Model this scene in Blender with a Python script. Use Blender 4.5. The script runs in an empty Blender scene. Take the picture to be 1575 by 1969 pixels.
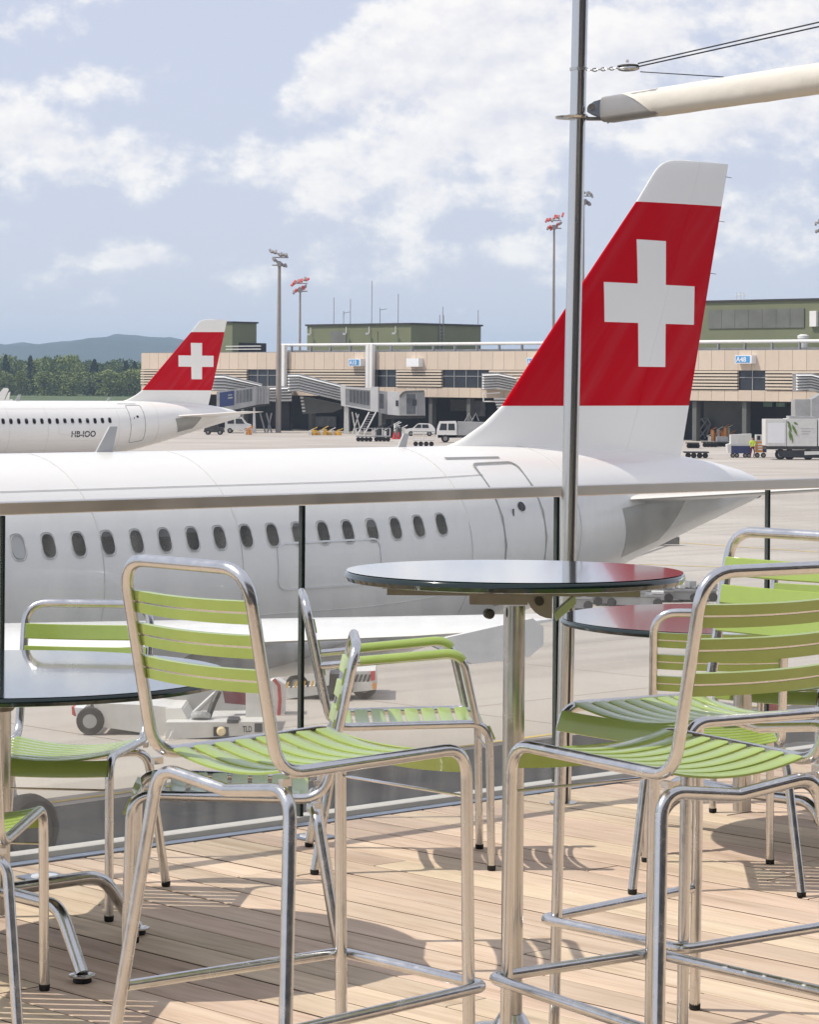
import bpy, bmesh, math, random
from math import sin, cos, pi, radians, sqrt, atan2
from mathutils import Vector, Matrix
random.seed(11)
S = bpy.context.scene
COL = S.collection

# ------------------------------------------------------------------ camera
F = 5300.0                 # focal length in photograph pixels (1575 x 1969)
ROLL = 0.007
CX, CY = 787.5, 735.0      # where the optical axis meets the photograph
CAMZ = 1.5                 # eye height above the terrace floor (z = 0)
APRON = -4.8               # apron level
cam = bpy.data.objects.new('camera', bpy.data.cameras.new('camera'))
COL.objects.link(cam)
cam.data.sensor_fit = 'VERTICAL'
cam.data.sensor_height = 36.0
cam.data.lens = F / 1969 * 36
cam.data.shift_y = -(984.5 - CY) / 1969
cam.data.clip_start = 0.1
cam.data.clip_end = 30000
cam.location = (0, 0, CAMZ)
cam.rotation_euler = (Matrix.Rotation(pi / 2, 4, 'X') @ Matrix.Rotation(ROLL, 4, 'Z')).to_euler()
S.camera = cam

# ------------------------------------------------------------------ sky, sun, exposure
SUNV = Vector((-0.52, -0.06, 0.735)).normalized()
SUN_EL = math.asin(SUNV.z)
SUN_ROT = atan2(SUNV.x, SUNV.y)
w = bpy.data.worlds.new('World')
S.world = w
w.use_nodes = True


def build_world():
    nt = w.node_tree
    N, L = nt.nodes, nt.links
    N.clear()
    out = N.new('ShaderNodeOutputWorld')
    bg = N.new('ShaderNodeBackground')
    sky = N.new('ShaderNodeTexSky')
    sky.sky_type = 'NISHITA'
    sky.sun_disc = False
    sky.sun_elevation = SUN_EL
    sky.sun_rotation = SUN_ROT
    sky.altitude = 400
    sky.air_density = 1.0
    sky.dust_density = 0.7
    sky.ozone_density = 2.2
    tc = N.new('ShaderNodeTexCoord')

    def math_(op, a, b=None, c=None, clamp=False):
        m = N.new('ShaderNodeMath'); m.operation = op; m.use_clamp = clamp
        for i, v in enumerate((a, b, c)):
            if v is None: continue
            if isinstance(v, (int, float)): m.inputs[i].default_value = v
            else: L.new(v, m.inputs[i])
        return m.outputs[0]
    # clouds: a fractal field over the direction of view, flattened a little
    mp = N.new('ShaderNodeMapping')
    mp.inputs['Scale'].default_value = (1.0, 1.0, 1.55)
    L.new(tc.outputs['Generated'], mp.inputs[0])

    def fbm(off, scale, detail, rough, dist=0.0):
        v = N.new('ShaderNodeVectorMath'); v.operation = 'ADD'
        L.new(mp.outputs[0], v.inputs[0]); v.inputs[1].default_value = off
        n = N.new('ShaderNodeTexNoise'); n.noise_dimensions = '3D'
        n.inputs['Scale'].default_value = scale
        n.inputs['Detail'].default_value = detail
        n.inputs['Roughness'].default_value = rough
        n.inputs['Distortion'].default_value = dist
        L.new(v.outputs[0], n.inputs['Vector'])
        return n.outputs['Fac']
    # cumulus stands where these soft heaps are (direction x, z and half sizes)
    heaps = [(0.021, 0.112, 0.045, 0.022, 0.20), (0.055, 0.098, 0.030, 0.014, 0.12), (-0.028, 0.107, 0.012, 0.008, 0.17), (-0.002, 0.083, 0.070, 0.010, 0.13),
             (-0.028, 0.063, 0.030, 0.008, 0.10), (0.021, 0.066, 0.030, 0.007, 0.14), (-0.105, 0.080, 0.034, 0.012, 0.18), (-0.143, 0.090, 0.020, 0.010, 0.16),
             (-0.122, 0.107, 0.020, 0.006, 0.18), (-0.100, 0.044, 0.016, 0.004, 0.20), (0.037, 0.048, 0.014, 0.0045, 0.20), (0.090, 0.125, 0.050, 0.018, 0.13),
             (0.106, 0.093, 0.050, 0.012, 0.13), (0.133, 0.058, 0.022, 0.018, 0.16), (-0.070, 0.122, 0.050, 0.022, -0.14), (-0.090, 0.058, 0.055, 0.008, -0.12),
             (0.0, 0.024, 0.20, 0.014, -0.10), (0.075, 0.058, 0.018, 0.014, -0.14)]
    sep = N.new('ShaderNodeSeparateXYZ'); L.new(tc.outputs['Generated'], sep.inputs[0])
    front = math_('GREATER_THAN', sep.outputs[1], 0.0)

    def heapfield(dx, dz):
        acc = None
        for (hx, hz, rx, rz, amp) in heaps:
            a = math_('DIVIDE', math_('SUBTRACT', sep.outputs[0], hx + dx), rx)
            b = math_('DIVIDE', math_('SUBTRACT', sep.outputs[2], hz + dz), rz)
            r2 = math_('ADD', math_('MULTIPLY', a, a), math_('MULTIPLY', b, b))
            g = math_('MULTIPLY', math_('POWER', 2.71828, math_('MULTIPLY', r2, -0.8)), amp)
            acc = g if acc is None else math_('ADD', acc, g)
        return math_('MULTIPLY', acc, front)

    def density(off, dx=0, dz=0, det=7):
        return fbm(off, 24.0, det, 0.62)
    o0 = (4.3, 1.9, 7.7)
    n0 = density(o0)
    d0 = math_('ADD', n0, heapfield(0, 0))
    sh = 0.006
    d1 = density((o0[0] - sh * 0.75, o0[1], o0[2] + sh * 1.3), sh * 0.75, -sh * 0.9, 5)
    mr = N.new('ShaderNodeMapRange'); mr.interpolation_type = 'SMOOTHSTEP'
    mr.inputs['From Min'].default_value = 0.485; mr.inputs['From Max'].default_value = 0.675
    L.new(d0, mr.inputs['Value'])
    mask = math_('MULTIPLY', mr.outputs[0], 0.86)
    lit = math_('ADD', math_('MULTIPLY', math_('SUBTRACT', n0, d1), 4.0), 0.62, clamp=True)
    cc = N.new('ShaderNodeMix'); cc.data_type = 'RGBA'
    cc.inputs['A'].default_value = (5.3, 5.25, 5.6, 1)
    cc.inputs['B'].default_value = (6.85, 6.65, 6.35, 1)
    L.new(lit, cc.inputs['Factor'])
    # thin high haze tints the blue everywhere
    veil = N.new('ShaderNodeMix'); veil.data_type = 'RGBA'
    veil.inputs['Factor'].default_value = 0.86
    veil.inputs['B'].default_value = (4.05, 4.22, 5.08, 1)
    L.new(sky.outputs[0], veil.inputs['A'])
    mx = N.new('ShaderNodeMix'); mx.data_type = 'RGBA'
    L.new(mask, mx.inputs['Factor'])
    L.new(veil.outputs['Result'], mx.inputs['A'])
    L.new(cc.outputs['Result'], mx.inputs['B'])
    L.new(mx.outputs['Result'], bg.inputs['Color'])
    bg.inputs['Strength'].default_value = 0.110
    L.new(bg.outputs[0], out.inputs['Surface'])


build_world()
w.cycles.sampling_method = 'MANUAL'
w.cycles.sample_map_resolution = 256
sl = bpy.data.lights.new('sun', 'SUN')
sl.energy = 2.42
sl.angle = radians(0.55)
sl.color = (1.0, 0.945, 0.86)
sun = bpy.data.objects.new('sun', sl)
COL.objects.link(sun)
sun.rotation_euler = SUNV.to_track_quat('Z', 'Y').to_euler()
S.view_settings.view_transform = 'Standard'
S.view_settings.look = 'None'
S.view_settings.exposure = 0.53
S.view_settings.gamma = 1.0
S.view_settings.use_curve_mapping = False
S.cycles.use_denoising = True
S.cycles.use_adaptive_sampling = True
S.cycles.adaptive_threshold = 0.02
S.cycles.max_bounces = 8
S.cycles.transparent_max_bounces = 16
S.cycles.volume_bounces = 1


# ------------------------------------------------------------------ pixel helpers (photograph pixel + depth -> world point)
def unr(x, y):
    dx, dy = x - CX, y - CY
    return dx + dy * ROLL, dy - dx * ROLL


def at(x, y, Y):
    xu, yu = unr(x, y)
    return Vector((xu / F * Y, Y, CAMZ - yu / F * Y))


def ground(x, y, z=APRON):
    xu, yu = unr(x, y)
    Y = (CAMZ - z) * F / yu
    return Vector((xu / F * Y, Y, z))


# ------------------------------------------------------------------ materials
M = {}


def pm(name, col, rough=0.5, metal=0.0, var=0.12, scale=4.0, bump=0.0, bscale=30.0, coat=0.0, spec=0.5, stretch=(1, 1, 1), rvar=0.0, objvar=0.0, detail=5.0):
    m = bpy.data.materials.new(name); m.use_nodes = True
    nt = m.node_tree; N, L = nt.nodes, nt.links
    b = N['Principled BSDF']
    b.inputs['Roughness'].default_value = rough
    b.inputs['Metallic'].default_value = metal
    b.inputs['Specular IOR Level'].default_value = spec
    b.inputs['Coat Weight'].default_value = coat
    b.inputs['Coat Roughness'].default_value = 0.08
    tc = N.new('ShaderNodeTexCoord'); mp = N.new('ShaderNodeMapping')
    mp.inputs['Scale'].default_value = stretch
    L.new(tc.outputs['Object'], mp.inputs[0])
    n = N.new('ShaderNodeTexNoise'); n.inputs['Scale'].default_value = scale
    n.inputs['Detail'].default_value = detail; n.inputs['Roughness'].default_value = 0.62
    L.new(mp.outputs[0], n.inputs['Vector'])
    r = N.new('ShaderNodeMapRange')
    r.inputs['From Min'].default_value = 0.25; r.inputs['From Max'].default_value = 0.75
    r.inputs['To Min'].default_value = 1 - var; r.inputs['To Max'].default_value = 1 + var
    L.new(n.outputs['Fac'], r.inputs['Value'])
    f = r.outputs[0]
    if objvar:
        oi = N.new('ShaderNodeObjectInfo')
        r2 = N.new('ShaderNodeMapRange')
        r2.inputs['To Min'].default_value = 1 - objvar; r2.inputs['To Max'].default_value = 1 + objvar
        L.new(oi.outputs['Random'], r2.inputs['Value'])
        mm = N.new('ShaderNodeMath'); mm.operation = 'MULTIPLY'
        L.new(f, mm.inputs[0]); L.new(r2.outputs[0], mm.inputs[1]); f = mm.outputs[0]
    v = N.new('ShaderNodeVectorMath'); v.operation = 'SCALE'
    v.inputs[0].default_value = col[:3]
    L.new(f, v.inputs['Scale'])
    L.new(v.outputs[0], b.inputs['Base Color'])
    if rvar:
        r3 = N.new('ShaderNodeMapRange')
        r3.inputs['From Min'].default_value = 0.3; r3.inputs['From Max'].default_value = 0.7
        r3.inputs['To Min'].default_value = max(0.02, rough - rvar); r3.inputs['To Max'].default_value = rough + rvar
        L.new(n.outputs['Fac'], r3.inputs['Value']); L.new(r3.outputs[0], b.inputs['Roughness'])
    if bump:
        n2 = N.new('ShaderNodeTexNoise'); n2.inputs['Scale'].default_value = bscale; n2.inputs['Detail'].default_value = 4
        L.new(mp.outputs[0], n2.inputs['Vector'])
        bp = N.new('ShaderNodeBump'); bp.inputs['Strength'].default_value = bump; bp.inputs['Distance'].default_value = 0.01
        L.new(n2.outputs['Fac'], bp.inputs['Height']); L.new(bp.outputs[0], b.inputs['Normal'])
    M[name] = m
    return m


pm('aluminium', (0.68, 0.675, 0.66), 0.22, 1.0, 0.13, 24, 0.02, 70, rvar=0.08, detail=9)
pm('steel', (0.58, 0.57, 0.54), 0.22, 1.0, 0.08, 20, 0.0, rvar=0.06)
pm('pole_steel', (0.66, 0.66, 0.64), 0.20, 1.0, 0.05, 12, 0.0, rvar=0.05, stretch=(1, 1, 0.05))
pm('green', (0.335, 0.45, 0.085), 0.38, 0, 0.08, 9, 0.03, 60, coat=0.85, rvar=0.10)
pm('rubber', (0.012, 0.012, 0.012), 0.7, 0, 0.2, 30)
pm('enamel', (0.010, 0.018, 0.018), 0.025, 0, 0.1, 3, coat=1.0, spec=1.0)
pm('enamel_rim', (0.004, 0.016, 0.014), 0.12, 0, 0.1, 8, coat=0.5)
pm('bracket', (0.33, 0.30, 0.26), 0.42, 0.85, 0.15, 20)
pm('lever', (0.45, 0.55, 0.30), 0.5, 0.2, 0.1, 20)
pm('zinc', (0.30, 0.34, 0.40), 0.45, 0.7, 0.12, 18)
pm('ledge', (0.50, 0.48, 0.44), 0.85, 0, 0.08, 3, 0.2, 60)
pm('deck_under', (0.05, 0.04, 0.03), 0.9)
pm('render_wall', (0.62, 0.60, 0.56), 0.85, 0, 0.06, 2)
pm('white_paint', (0.86, 0.842, 0.785), 0.34, 0, 0.045, 0.9, coat=0.35, detail=9, stretch=(0.25, 1, 1.6), rvar=0.06)
pm('dirty_white', (0.66, 0.65, 0.61), 0.45, 0, 0.10, 3, detail=8)
pm('grey_paint', (0.42, 0.42, 0.41), 0.42, 0, 0.08, 2)
pm('seam', (0.30, 0.30, 0.29), 0.6, 0, 0.1, 5)
pm('seam_light', (0.52, 0.52, 0.50), 0.35, 0.2, 0.1, 5)
pm('seam_faint', (0.70, 0.69, 0.66), 0.4, 0.0, 0.1, 5)
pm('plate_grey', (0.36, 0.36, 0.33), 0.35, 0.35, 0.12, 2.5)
pm('seam_white', (0.82, 0.82, 0.80), 0.25, 0.0, 0.05, 5)
pm('window_frame', (0.50, 0.50, 0.48), 0.4, 0.3, 0.06, 8)
pm('window_pane', (0.008, 0.009, 0.009), 0.16, 0, 0.5, 9, spec=0.25)
pm('window_blind', (0.50, 0.50, 0.48), 0.3, 0, 0.05, 8)
pm('tyre', (0.014, 0.011, 0.010), 0.75, 0, 0.25, 9, 0.15, 40)
pm('hub', (0.30, 0.29, 0.28), 0.45, 0.6, 0.2, 9)
pm('fabric', (0.72, 0.68, 0.60), 0.8, 0, 0.05, 7, 0.35, 14, stretch=(1, 1, 1))
pm('cable', (0.05, 0.05, 0.055), 0.5, 0.4, 0.1, 20)
pm('cream', (0.60, 0.495, 0.39), 0.75, 0, 0.05, 0.7, objvar=0.045)
pm('louvre', (0.62, 0.53, 0.42), 0.6, 0, 0.06, 0.6)
pm('dark_glass', (0.030, 0.036, 0.045), 0.12, 0, 0.5, 0.15)
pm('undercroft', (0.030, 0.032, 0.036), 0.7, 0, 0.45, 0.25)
pm('shutter', (0.12, 0.125, 0.115), 0.6, 0, 0.15, 0.5)
pm('olive', (0.17, 0.185, 0.105), 0.7, 0, 0.07, 0.4)
pm('olive_panel', (0.15, 0.155, 0.135), 0.55, 0, 0.22, 0.4)
pm('ridge_white', (0.74, 0.73, 0.70), 0.5, 0, 0.06, 0.8)
pm('bridge_grey', (0.40, 0.40, 0.39), 0.5, 0.1, 0.16, 1.2)
pm('bridge_glass', (0.12, 0.13, 0.135), 0.15, 0, 0.5, 0.8)
pm('concrete_mast', (0.30, 0.27, 0.24), 0.7, 0.0, 0.1, 1)
pm('lamp_red', (0.60, 0.10, 0.08), 0.5, 0, 0.1, 2)
pm('lamp_grey', (0.30, 0.28, 0.27), 0.5, 0.3, 0.1, 2)
pm('sign_blue', (0.06, 0.30, 0.62), 0.4, 0, 0.05, 1)
pm('ad_blue', (0.035, 0.055, 0.16), 0.4, 0, 0.1, 1)
pm('sign_white', (0.80, 0.80, 0.80), 0.4, 0, 0.03, 1)
pm('yellow', (0.72, 0.42, 0.05), 0.5, 0, 0.15, 2)
pm('orange', (0.70, 0.30, 0.07), 0.55, 0, 0.15, 2)
pm('red', (0.55, 0.035, 0.03), 0.45, 0, 0.1, 2)
pm('navy', (0.03, 0.04, 0.12), 0.5, 0, 0.15, 2)
pm('vest', (0.62, 0.80, 0.06), 0.7, 0, 0.08, 4)
pm('trousers', (0.16, 0.02, 0.035), 0.8, 0, 0.1, 4)
pm('skin', (0.50, 0.30, 0.21), 0.6, 0, 0.05, 8)
pm('hair', (0.03, 0.02, 0.015), 0.7)
pm('leaf_print', (0.13, 0.22, 0.05), 0.5, 0, 0.2, 3)
pm('hose_red', (0.38, 0.025, 0.02), 0.4)
pm('ink', (0.05, 0.05, 0.055), 0.5)
pm('lens', (0.85, 0.70, 0.40), 0.15, 0, 0.1, 9, coat=0.4)
pm('bark', (0.10, 0.075, 0.055), 0.9, 0, 0.3, 2)
pm('dark_metal', (0.06, 0.058, 0.055), 0.5, 0.4, 0.3, 3)
pm('steel_grey', (0.33, 0.33, 0.33), 0.5, 0.5, 0.15, 1)
pm('line_yellow', (0.62, 0.45, 0.12), 0.8, 0, 0.2, 1.5)
pm('pane_edge', (0.012, 0.030, 0.024), 0.25, 0, 0.1, 9)
pm('downlight_glass', (0.75, 0.76, 0.78), 0.1, 0, 0.03, 9, coat=0.4)


def wood():
    m = bpy.data.materials.new('wood'); m.use_nodes = True
    nt = m.node_tree; N, L = nt.nodes, nt.links
    b = N['Principled BSDF']
    tc = N.new('ShaderNodeTexCoord'); oi = N.new('ShaderNodeObjectInfo')
    rv = N.new('ShaderNodeVectorMath'); rv.operation = 'SCALE'; rv.inputs[0].default_value = (37, 53, 71)
    L.new(oi.outputs['Random'], rv.inputs['Scale'])
    ad = N.new('ShaderNodeVectorMath'); L.new(tc.outputs['Object'], ad.inputs[0]); L.new(rv.outputs[0], ad.inputs[1])
    mp = N.new('ShaderNodeMapping'); mp.inputs['Scale'].default_value = (0.8, 11, 11); L.new(ad.outputs[0], mp.inputs[0])
    n = N.new('ShaderNodeTexNoise'); n.inputs['Scale'].default_value = 2.6; n.inputs['Detail'].default_value = 7
    n.inputs['Roughness'].default_value = 0.62; n.inputs['Distortion'].default_value = 0.9
    L.new(mp.outputs[0], n.inputs['Vector'])
    mp2 = N.new('ShaderNodeMapping'); mp2.inputs['Scale'].default_value = (0.9, 3, 3); L.new(ad.outputs[0], mp2.inputs[0])
    n2 = N.new('ShaderNodeTexNoise'); n2.inputs['Scale'].default_value = 1.6; n2.inputs['Detail'].default_value = 4
    L.new(mp2.outputs[0], n2.inputs['Vector'])
    # knots
    vo = N.new('ShaderNodeTexVoronoi'); vo.inputs['Scale'].default_value = 1.0
    mp3 = N.new('ShaderNodeMapping'); mp3.inputs['Scale'].default_value = (1.5, 5.5, 1); L.new(ad.outputs[0], mp3.inputs[0])
    L.new(mp3.outputs[0], vo.inputs['Vector'])
    kn = N.new('ShaderNodeMapRange'); kn.inputs['From Min'].default_value = 0.03; kn.inputs['From Max'].default_value = 0.16
    kn.inputs['To Min'].default_value = 0.72; kn.inputs['To Max'].default_value = 1.0
    L.new(vo.outputs['Distance'], kn.inputs['Value'])
    cr = N.new('ShaderNodeValToRGB')
    e = cr.color_ramp.elements
    e[0].position = 0.22; e[0].color = (0.475, 0.335, 0.22, 1)
    e[1].position = 0.80; e[1].color = (0.755, 0.61, 0.465, 1)
    e.new(0.5).color = (0.66, 0.508, 0.372, 1)
    L.new(n.outputs['Fac'], cr.inputs[0])
    hs = N.new('ShaderNodeHueSaturation')
    L.new(cr.outputs[0], hs.inputs['Color'])
    rr = N.new('ShaderNodeMapRange'); rr.inputs['To Min'].default_value = 0.85; rr.inputs['To Max'].default_value = 1.09
    L.new(oi.outputs['Random'], rr.inputs['Value'])
    r2 = N.new('ShaderNodeMapRange'); r2.inputs['From Min'].default_value = 0.3; r2.inputs['From Max'].default_value = 0.7
    r2.inputs['To Min'].default_value = 0.88; r2.inputs['To Max'].default_value = 1.1
    L.new(n2.outputs['Fac'], r2.inputs['Value'])
    mm = N.new('ShaderNodeMath'); mm.operation = 'MULTIPLY'; L.new(rr.outputs[0], mm.inputs[0]); L.new(r2.outputs[0], mm.inputs[1])
    m3 = N.new('ShaderNodeMath'); m3.operation = 'MULTIPLY'; L.new(mm.outputs[0], m3.inputs[0]); L.new(kn.outputs[0], m3.inputs[1])
    L.new(m3.outputs[0], hs.inputs['Value'])
    # some boards are redder
    hr = N.new('ShaderNodeMath'); hr.operation = 'FRACT'
    hm = N.new('ShaderNodeMath'); hm.operation = 'MULTIPLY'; hm.inputs[1].default_value = 13.7
    L.new(oi.outputs['Random'], hm.inputs[0]); L.new(hm.outputs[0], hr.inputs[0])
    hh = N.new('ShaderNodeMapRange'); hh.inputs['To Min'].default_value = 0.491; hh.inputs['To Max'].default_value = 0.511
    L.new(hr.outputs[0], hh.inputs['Value']); L.new(hh.outputs[0], hs.inputs['Hue'])
    L.new(hs.outputs[0], b.inputs['Base Color'])
    b.inputs['Roughness'].default_value = 0.72
    b.inputs['Specular IOR Level'].default_value = 0.3
    bp = N.new('ShaderNodeBump'); bp.inputs['Strength'].default_value = 0.25; bp.inputs['Distance'].default_value = 0.004
    L.new(n.outputs['Fac'], bp.inputs['Height']); L.new(bp.outputs[0], b.inputs['Normal'])
    M['wood'] = m


def glass():
    m = bpy.data.materials.new('glass'); m.use_nodes = True
    nt = m.node_tree; N, L = nt.nodes, nt.links; N.clear()
    o = N.new('ShaderNodeOutputMaterial'); mx = N.new('ShaderNodeMixShader')
    t = N.new('ShaderNodeBsdfTransparent'); t.inputs[0].default_value = (0.985, 0.99, 0.985, 1)
    g = N.new('ShaderNodeBsdfGlossy'); g.inputs['Roughness'].default_value = 0.01
    lw = N.new('ShaderNodeLayerWeight'); lw.inputs['Blend'].default_value = 0.5
    pw = N.new('ShaderNodeMath'); pw.operation = 'POWER'; L.new(lw.outputs['Facing'], pw.inputs[0]); pw.inputs[1].default_value = 4.0
    fr = N.new('ShaderNodeMath'); fr.operation = 'MULTIPLY_ADD'; L.new(pw.outputs[0], fr.inputs[0]); fr.inputs[1].default_value = 0.5; fr.inputs[2].default_value = 0.022
    # faint film of dust and streaks
    d = N.new('ShaderNodeBsdfTranslucent'); d.inputs[0].default_value = (0.88, 0.86, 0.80, 1)
    tc = N.new('ShaderNodeTexCoord'); mp = N.new('ShaderNodeMapping'); mp.inputs['Scale'].default_value = (5, 5, 0.7)
    n = N.new('ShaderNodeTexNoise'); n.inputs['Scale'].default_value = 3; n.inputs['Detail'].default_value = 8
    L.new(tc.outputs['Object'], mp.inputs[0]); L.new(mp.outputs[0], n.inputs['Vector'])
    r = N.new('ShaderNodeMapRange'); r.inputs['From Min'].default_value = 0.35; r.inputs['From Max'].default_value = 0.8
    r.inputs['To Min'].default_value = 0.025; r.inputs['To Max'].default_value = 0.085
    L.new(n.outputs['Fac'], r.inputs['Value'])
    m2 = N.new('ShaderNodeMixShader'); L.new(r.outputs[0], m2.inputs[0]); L.new(t.outputs[0], m2.inputs[1]); L.new(d.outputs[0], m2.inputs[2])
    L.new(fr.outputs[0], mx.inputs[0]); L.new(m2.outputs[0], mx.inputs[1]); L.new(g.outputs[0], mx.inputs[2])
    L.new(mx.outputs[0], o.inputs[0])
    M['glass'] = m


def apron_mat(name, c1, c2, slab):
    m = bpy.data.materials.new(name); m.use_nodes = True
    nt = m.node_tree; N, L = nt.nodes, nt.links; b = N['Principled BSDF']
    tc = N.new('ShaderNodeTexCoord')
    mp = N.new('ShaderNodeMapping'); mp.inputs['Rotation'].default_value = (0, 0, radians(45.8)); L.new(tc.outputs['Object'], mp.inputs[0])
    n = N.new('ShaderNodeTexNoise'); n.inputs['Scale'].default_value = 0.09; n.inputs['Detail'].default_value = 9; n.inputs['Roughness'].default_value = 0.6
    L.new(tc.outputs['Object'], n.inputs['Vector'])
    mx = N.new('ShaderNodeMix'); mx.data_type = 'RGBA'
    mx.inputs['A'].default_value = (*c1, 1); mx.inputs['B'].default_value = (*c2, 1)
    r = N.new('ShaderNodeMapRange'); r.inputs['From Min'].default_value = 0.35; r.inputs['From Max'].default_value = 0.65
    L.new(n.outputs['Fac'], r.inputs['Value']); L.new(r.outputs[0], mx.inputs['Factor'])
    # tyre streaks along the stand
    m0 = N.new('ShaderNodeMapping'); m0.inputs['Rotation'].default_value = (0, 0, radians(-44)); L.new(tc.outputs['Object'], m0.inputs[0])
    ms = N.new('ShaderNodeMapping'); ms.inputs['Scale'].default_value = (0.03, 0.9, 1)
    L.new(m0.outputs[0], ms.inputs[0])
    n3 = N.new('ShaderNodeTexNoise'); n3.inputs['Scale'].default_value = 1.0; n3.inputs['Detail'].default_value = 5; L.new(ms.outputs[0], n3.inputs['Vector'])
    r3 = N.new('ShaderNodeMapRange'); r3.inputs['From Min'].default_value = 0.30; r3.inputs['From Max'].default_value = 0.5
    r3.inputs['To Min'].default_value = 0.82; r3.inputs['To Max'].default_value = 1.0
    L.new(n3.outputs['Fac'], r3.inputs['Value'])
    v = N.new('ShaderNodeVectorMath'); v.operation = 'SCALE'; L.new(mx.outputs['Result'], v.inputs[0]); L.new(r3.outputs[0], v.inputs['Scale'])
    last = v.outputs[0]
    if slab:
        br = N.new('ShaderNodeTexBrick'); br.offset = 0.0
        br.inputs['Scale'].default_value = 1.0; br.inputs['Brick Width'].default_value = slab; br.inputs['Row Height'].default_value = slab
        br.inputs['Mortar Size'].default_value = 0.035; br.inputs['Mortar Smooth'].default_value = 0.3
        br.inputs['Color1'].default_value = (1, 1, 1, 1); br.inputs['Color2'].default_value = (0.93, 0.93, 0.935, 1); br.inputs['Mortar'].default_value = (0.55, 0.53, 0.50, 1)
        L.new(mp.outputs[0], br.inputs['Vector'])
        m2 = N.new('ShaderNodeMix'); m2.data_type = 'RGBA'; m2.blend_type = 'MULTIPLY'; m2.inputs['Factor'].default_value = 1
        L.new(last, m2.inputs['A']); L.new(br.outputs['Color'], m2.inputs['B']); last = m2.outputs['Result']
    L.new(last, b.inputs['Base Color'])
    b.inputs['Roughness'].default_value = 0.9; b.inputs['Specular IOR Level'].default_value = 0.2
    M[name] = m


pm('wood_edge', (0.11, 0.075, 0.05), 0.9, 0, 0.3, 12)  # dark board sides: weathering, plus the shade of the gaps put into the colour
wood(); glass()
apron_mat('concrete', (0.43, 0.385, 0.335), (0.52, 0.475, 0.42), 7.5)
apron_mat('asphalt', (0.085, 0.083, 0.080), (0.125, 0.122, 0.116), 0)


# ------------------------------------------------------------------ mesh helpers
def smooth(me, ang=radians(40)):
    me.polygons.foreach_set('use_smooth', [True] * len(me.polygons))
    try:
        me.set_sharp_from_angle(angle=ang)
    except Exception:
        pass


def mesh(name, verts, faces, sm=False):
    me = bpy.data.meshes.new(name)
    me.from_pydata([tuple(v) for v in verts], [], faces)
    me.update()
    if sm: smooth(me)
    return me


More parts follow.
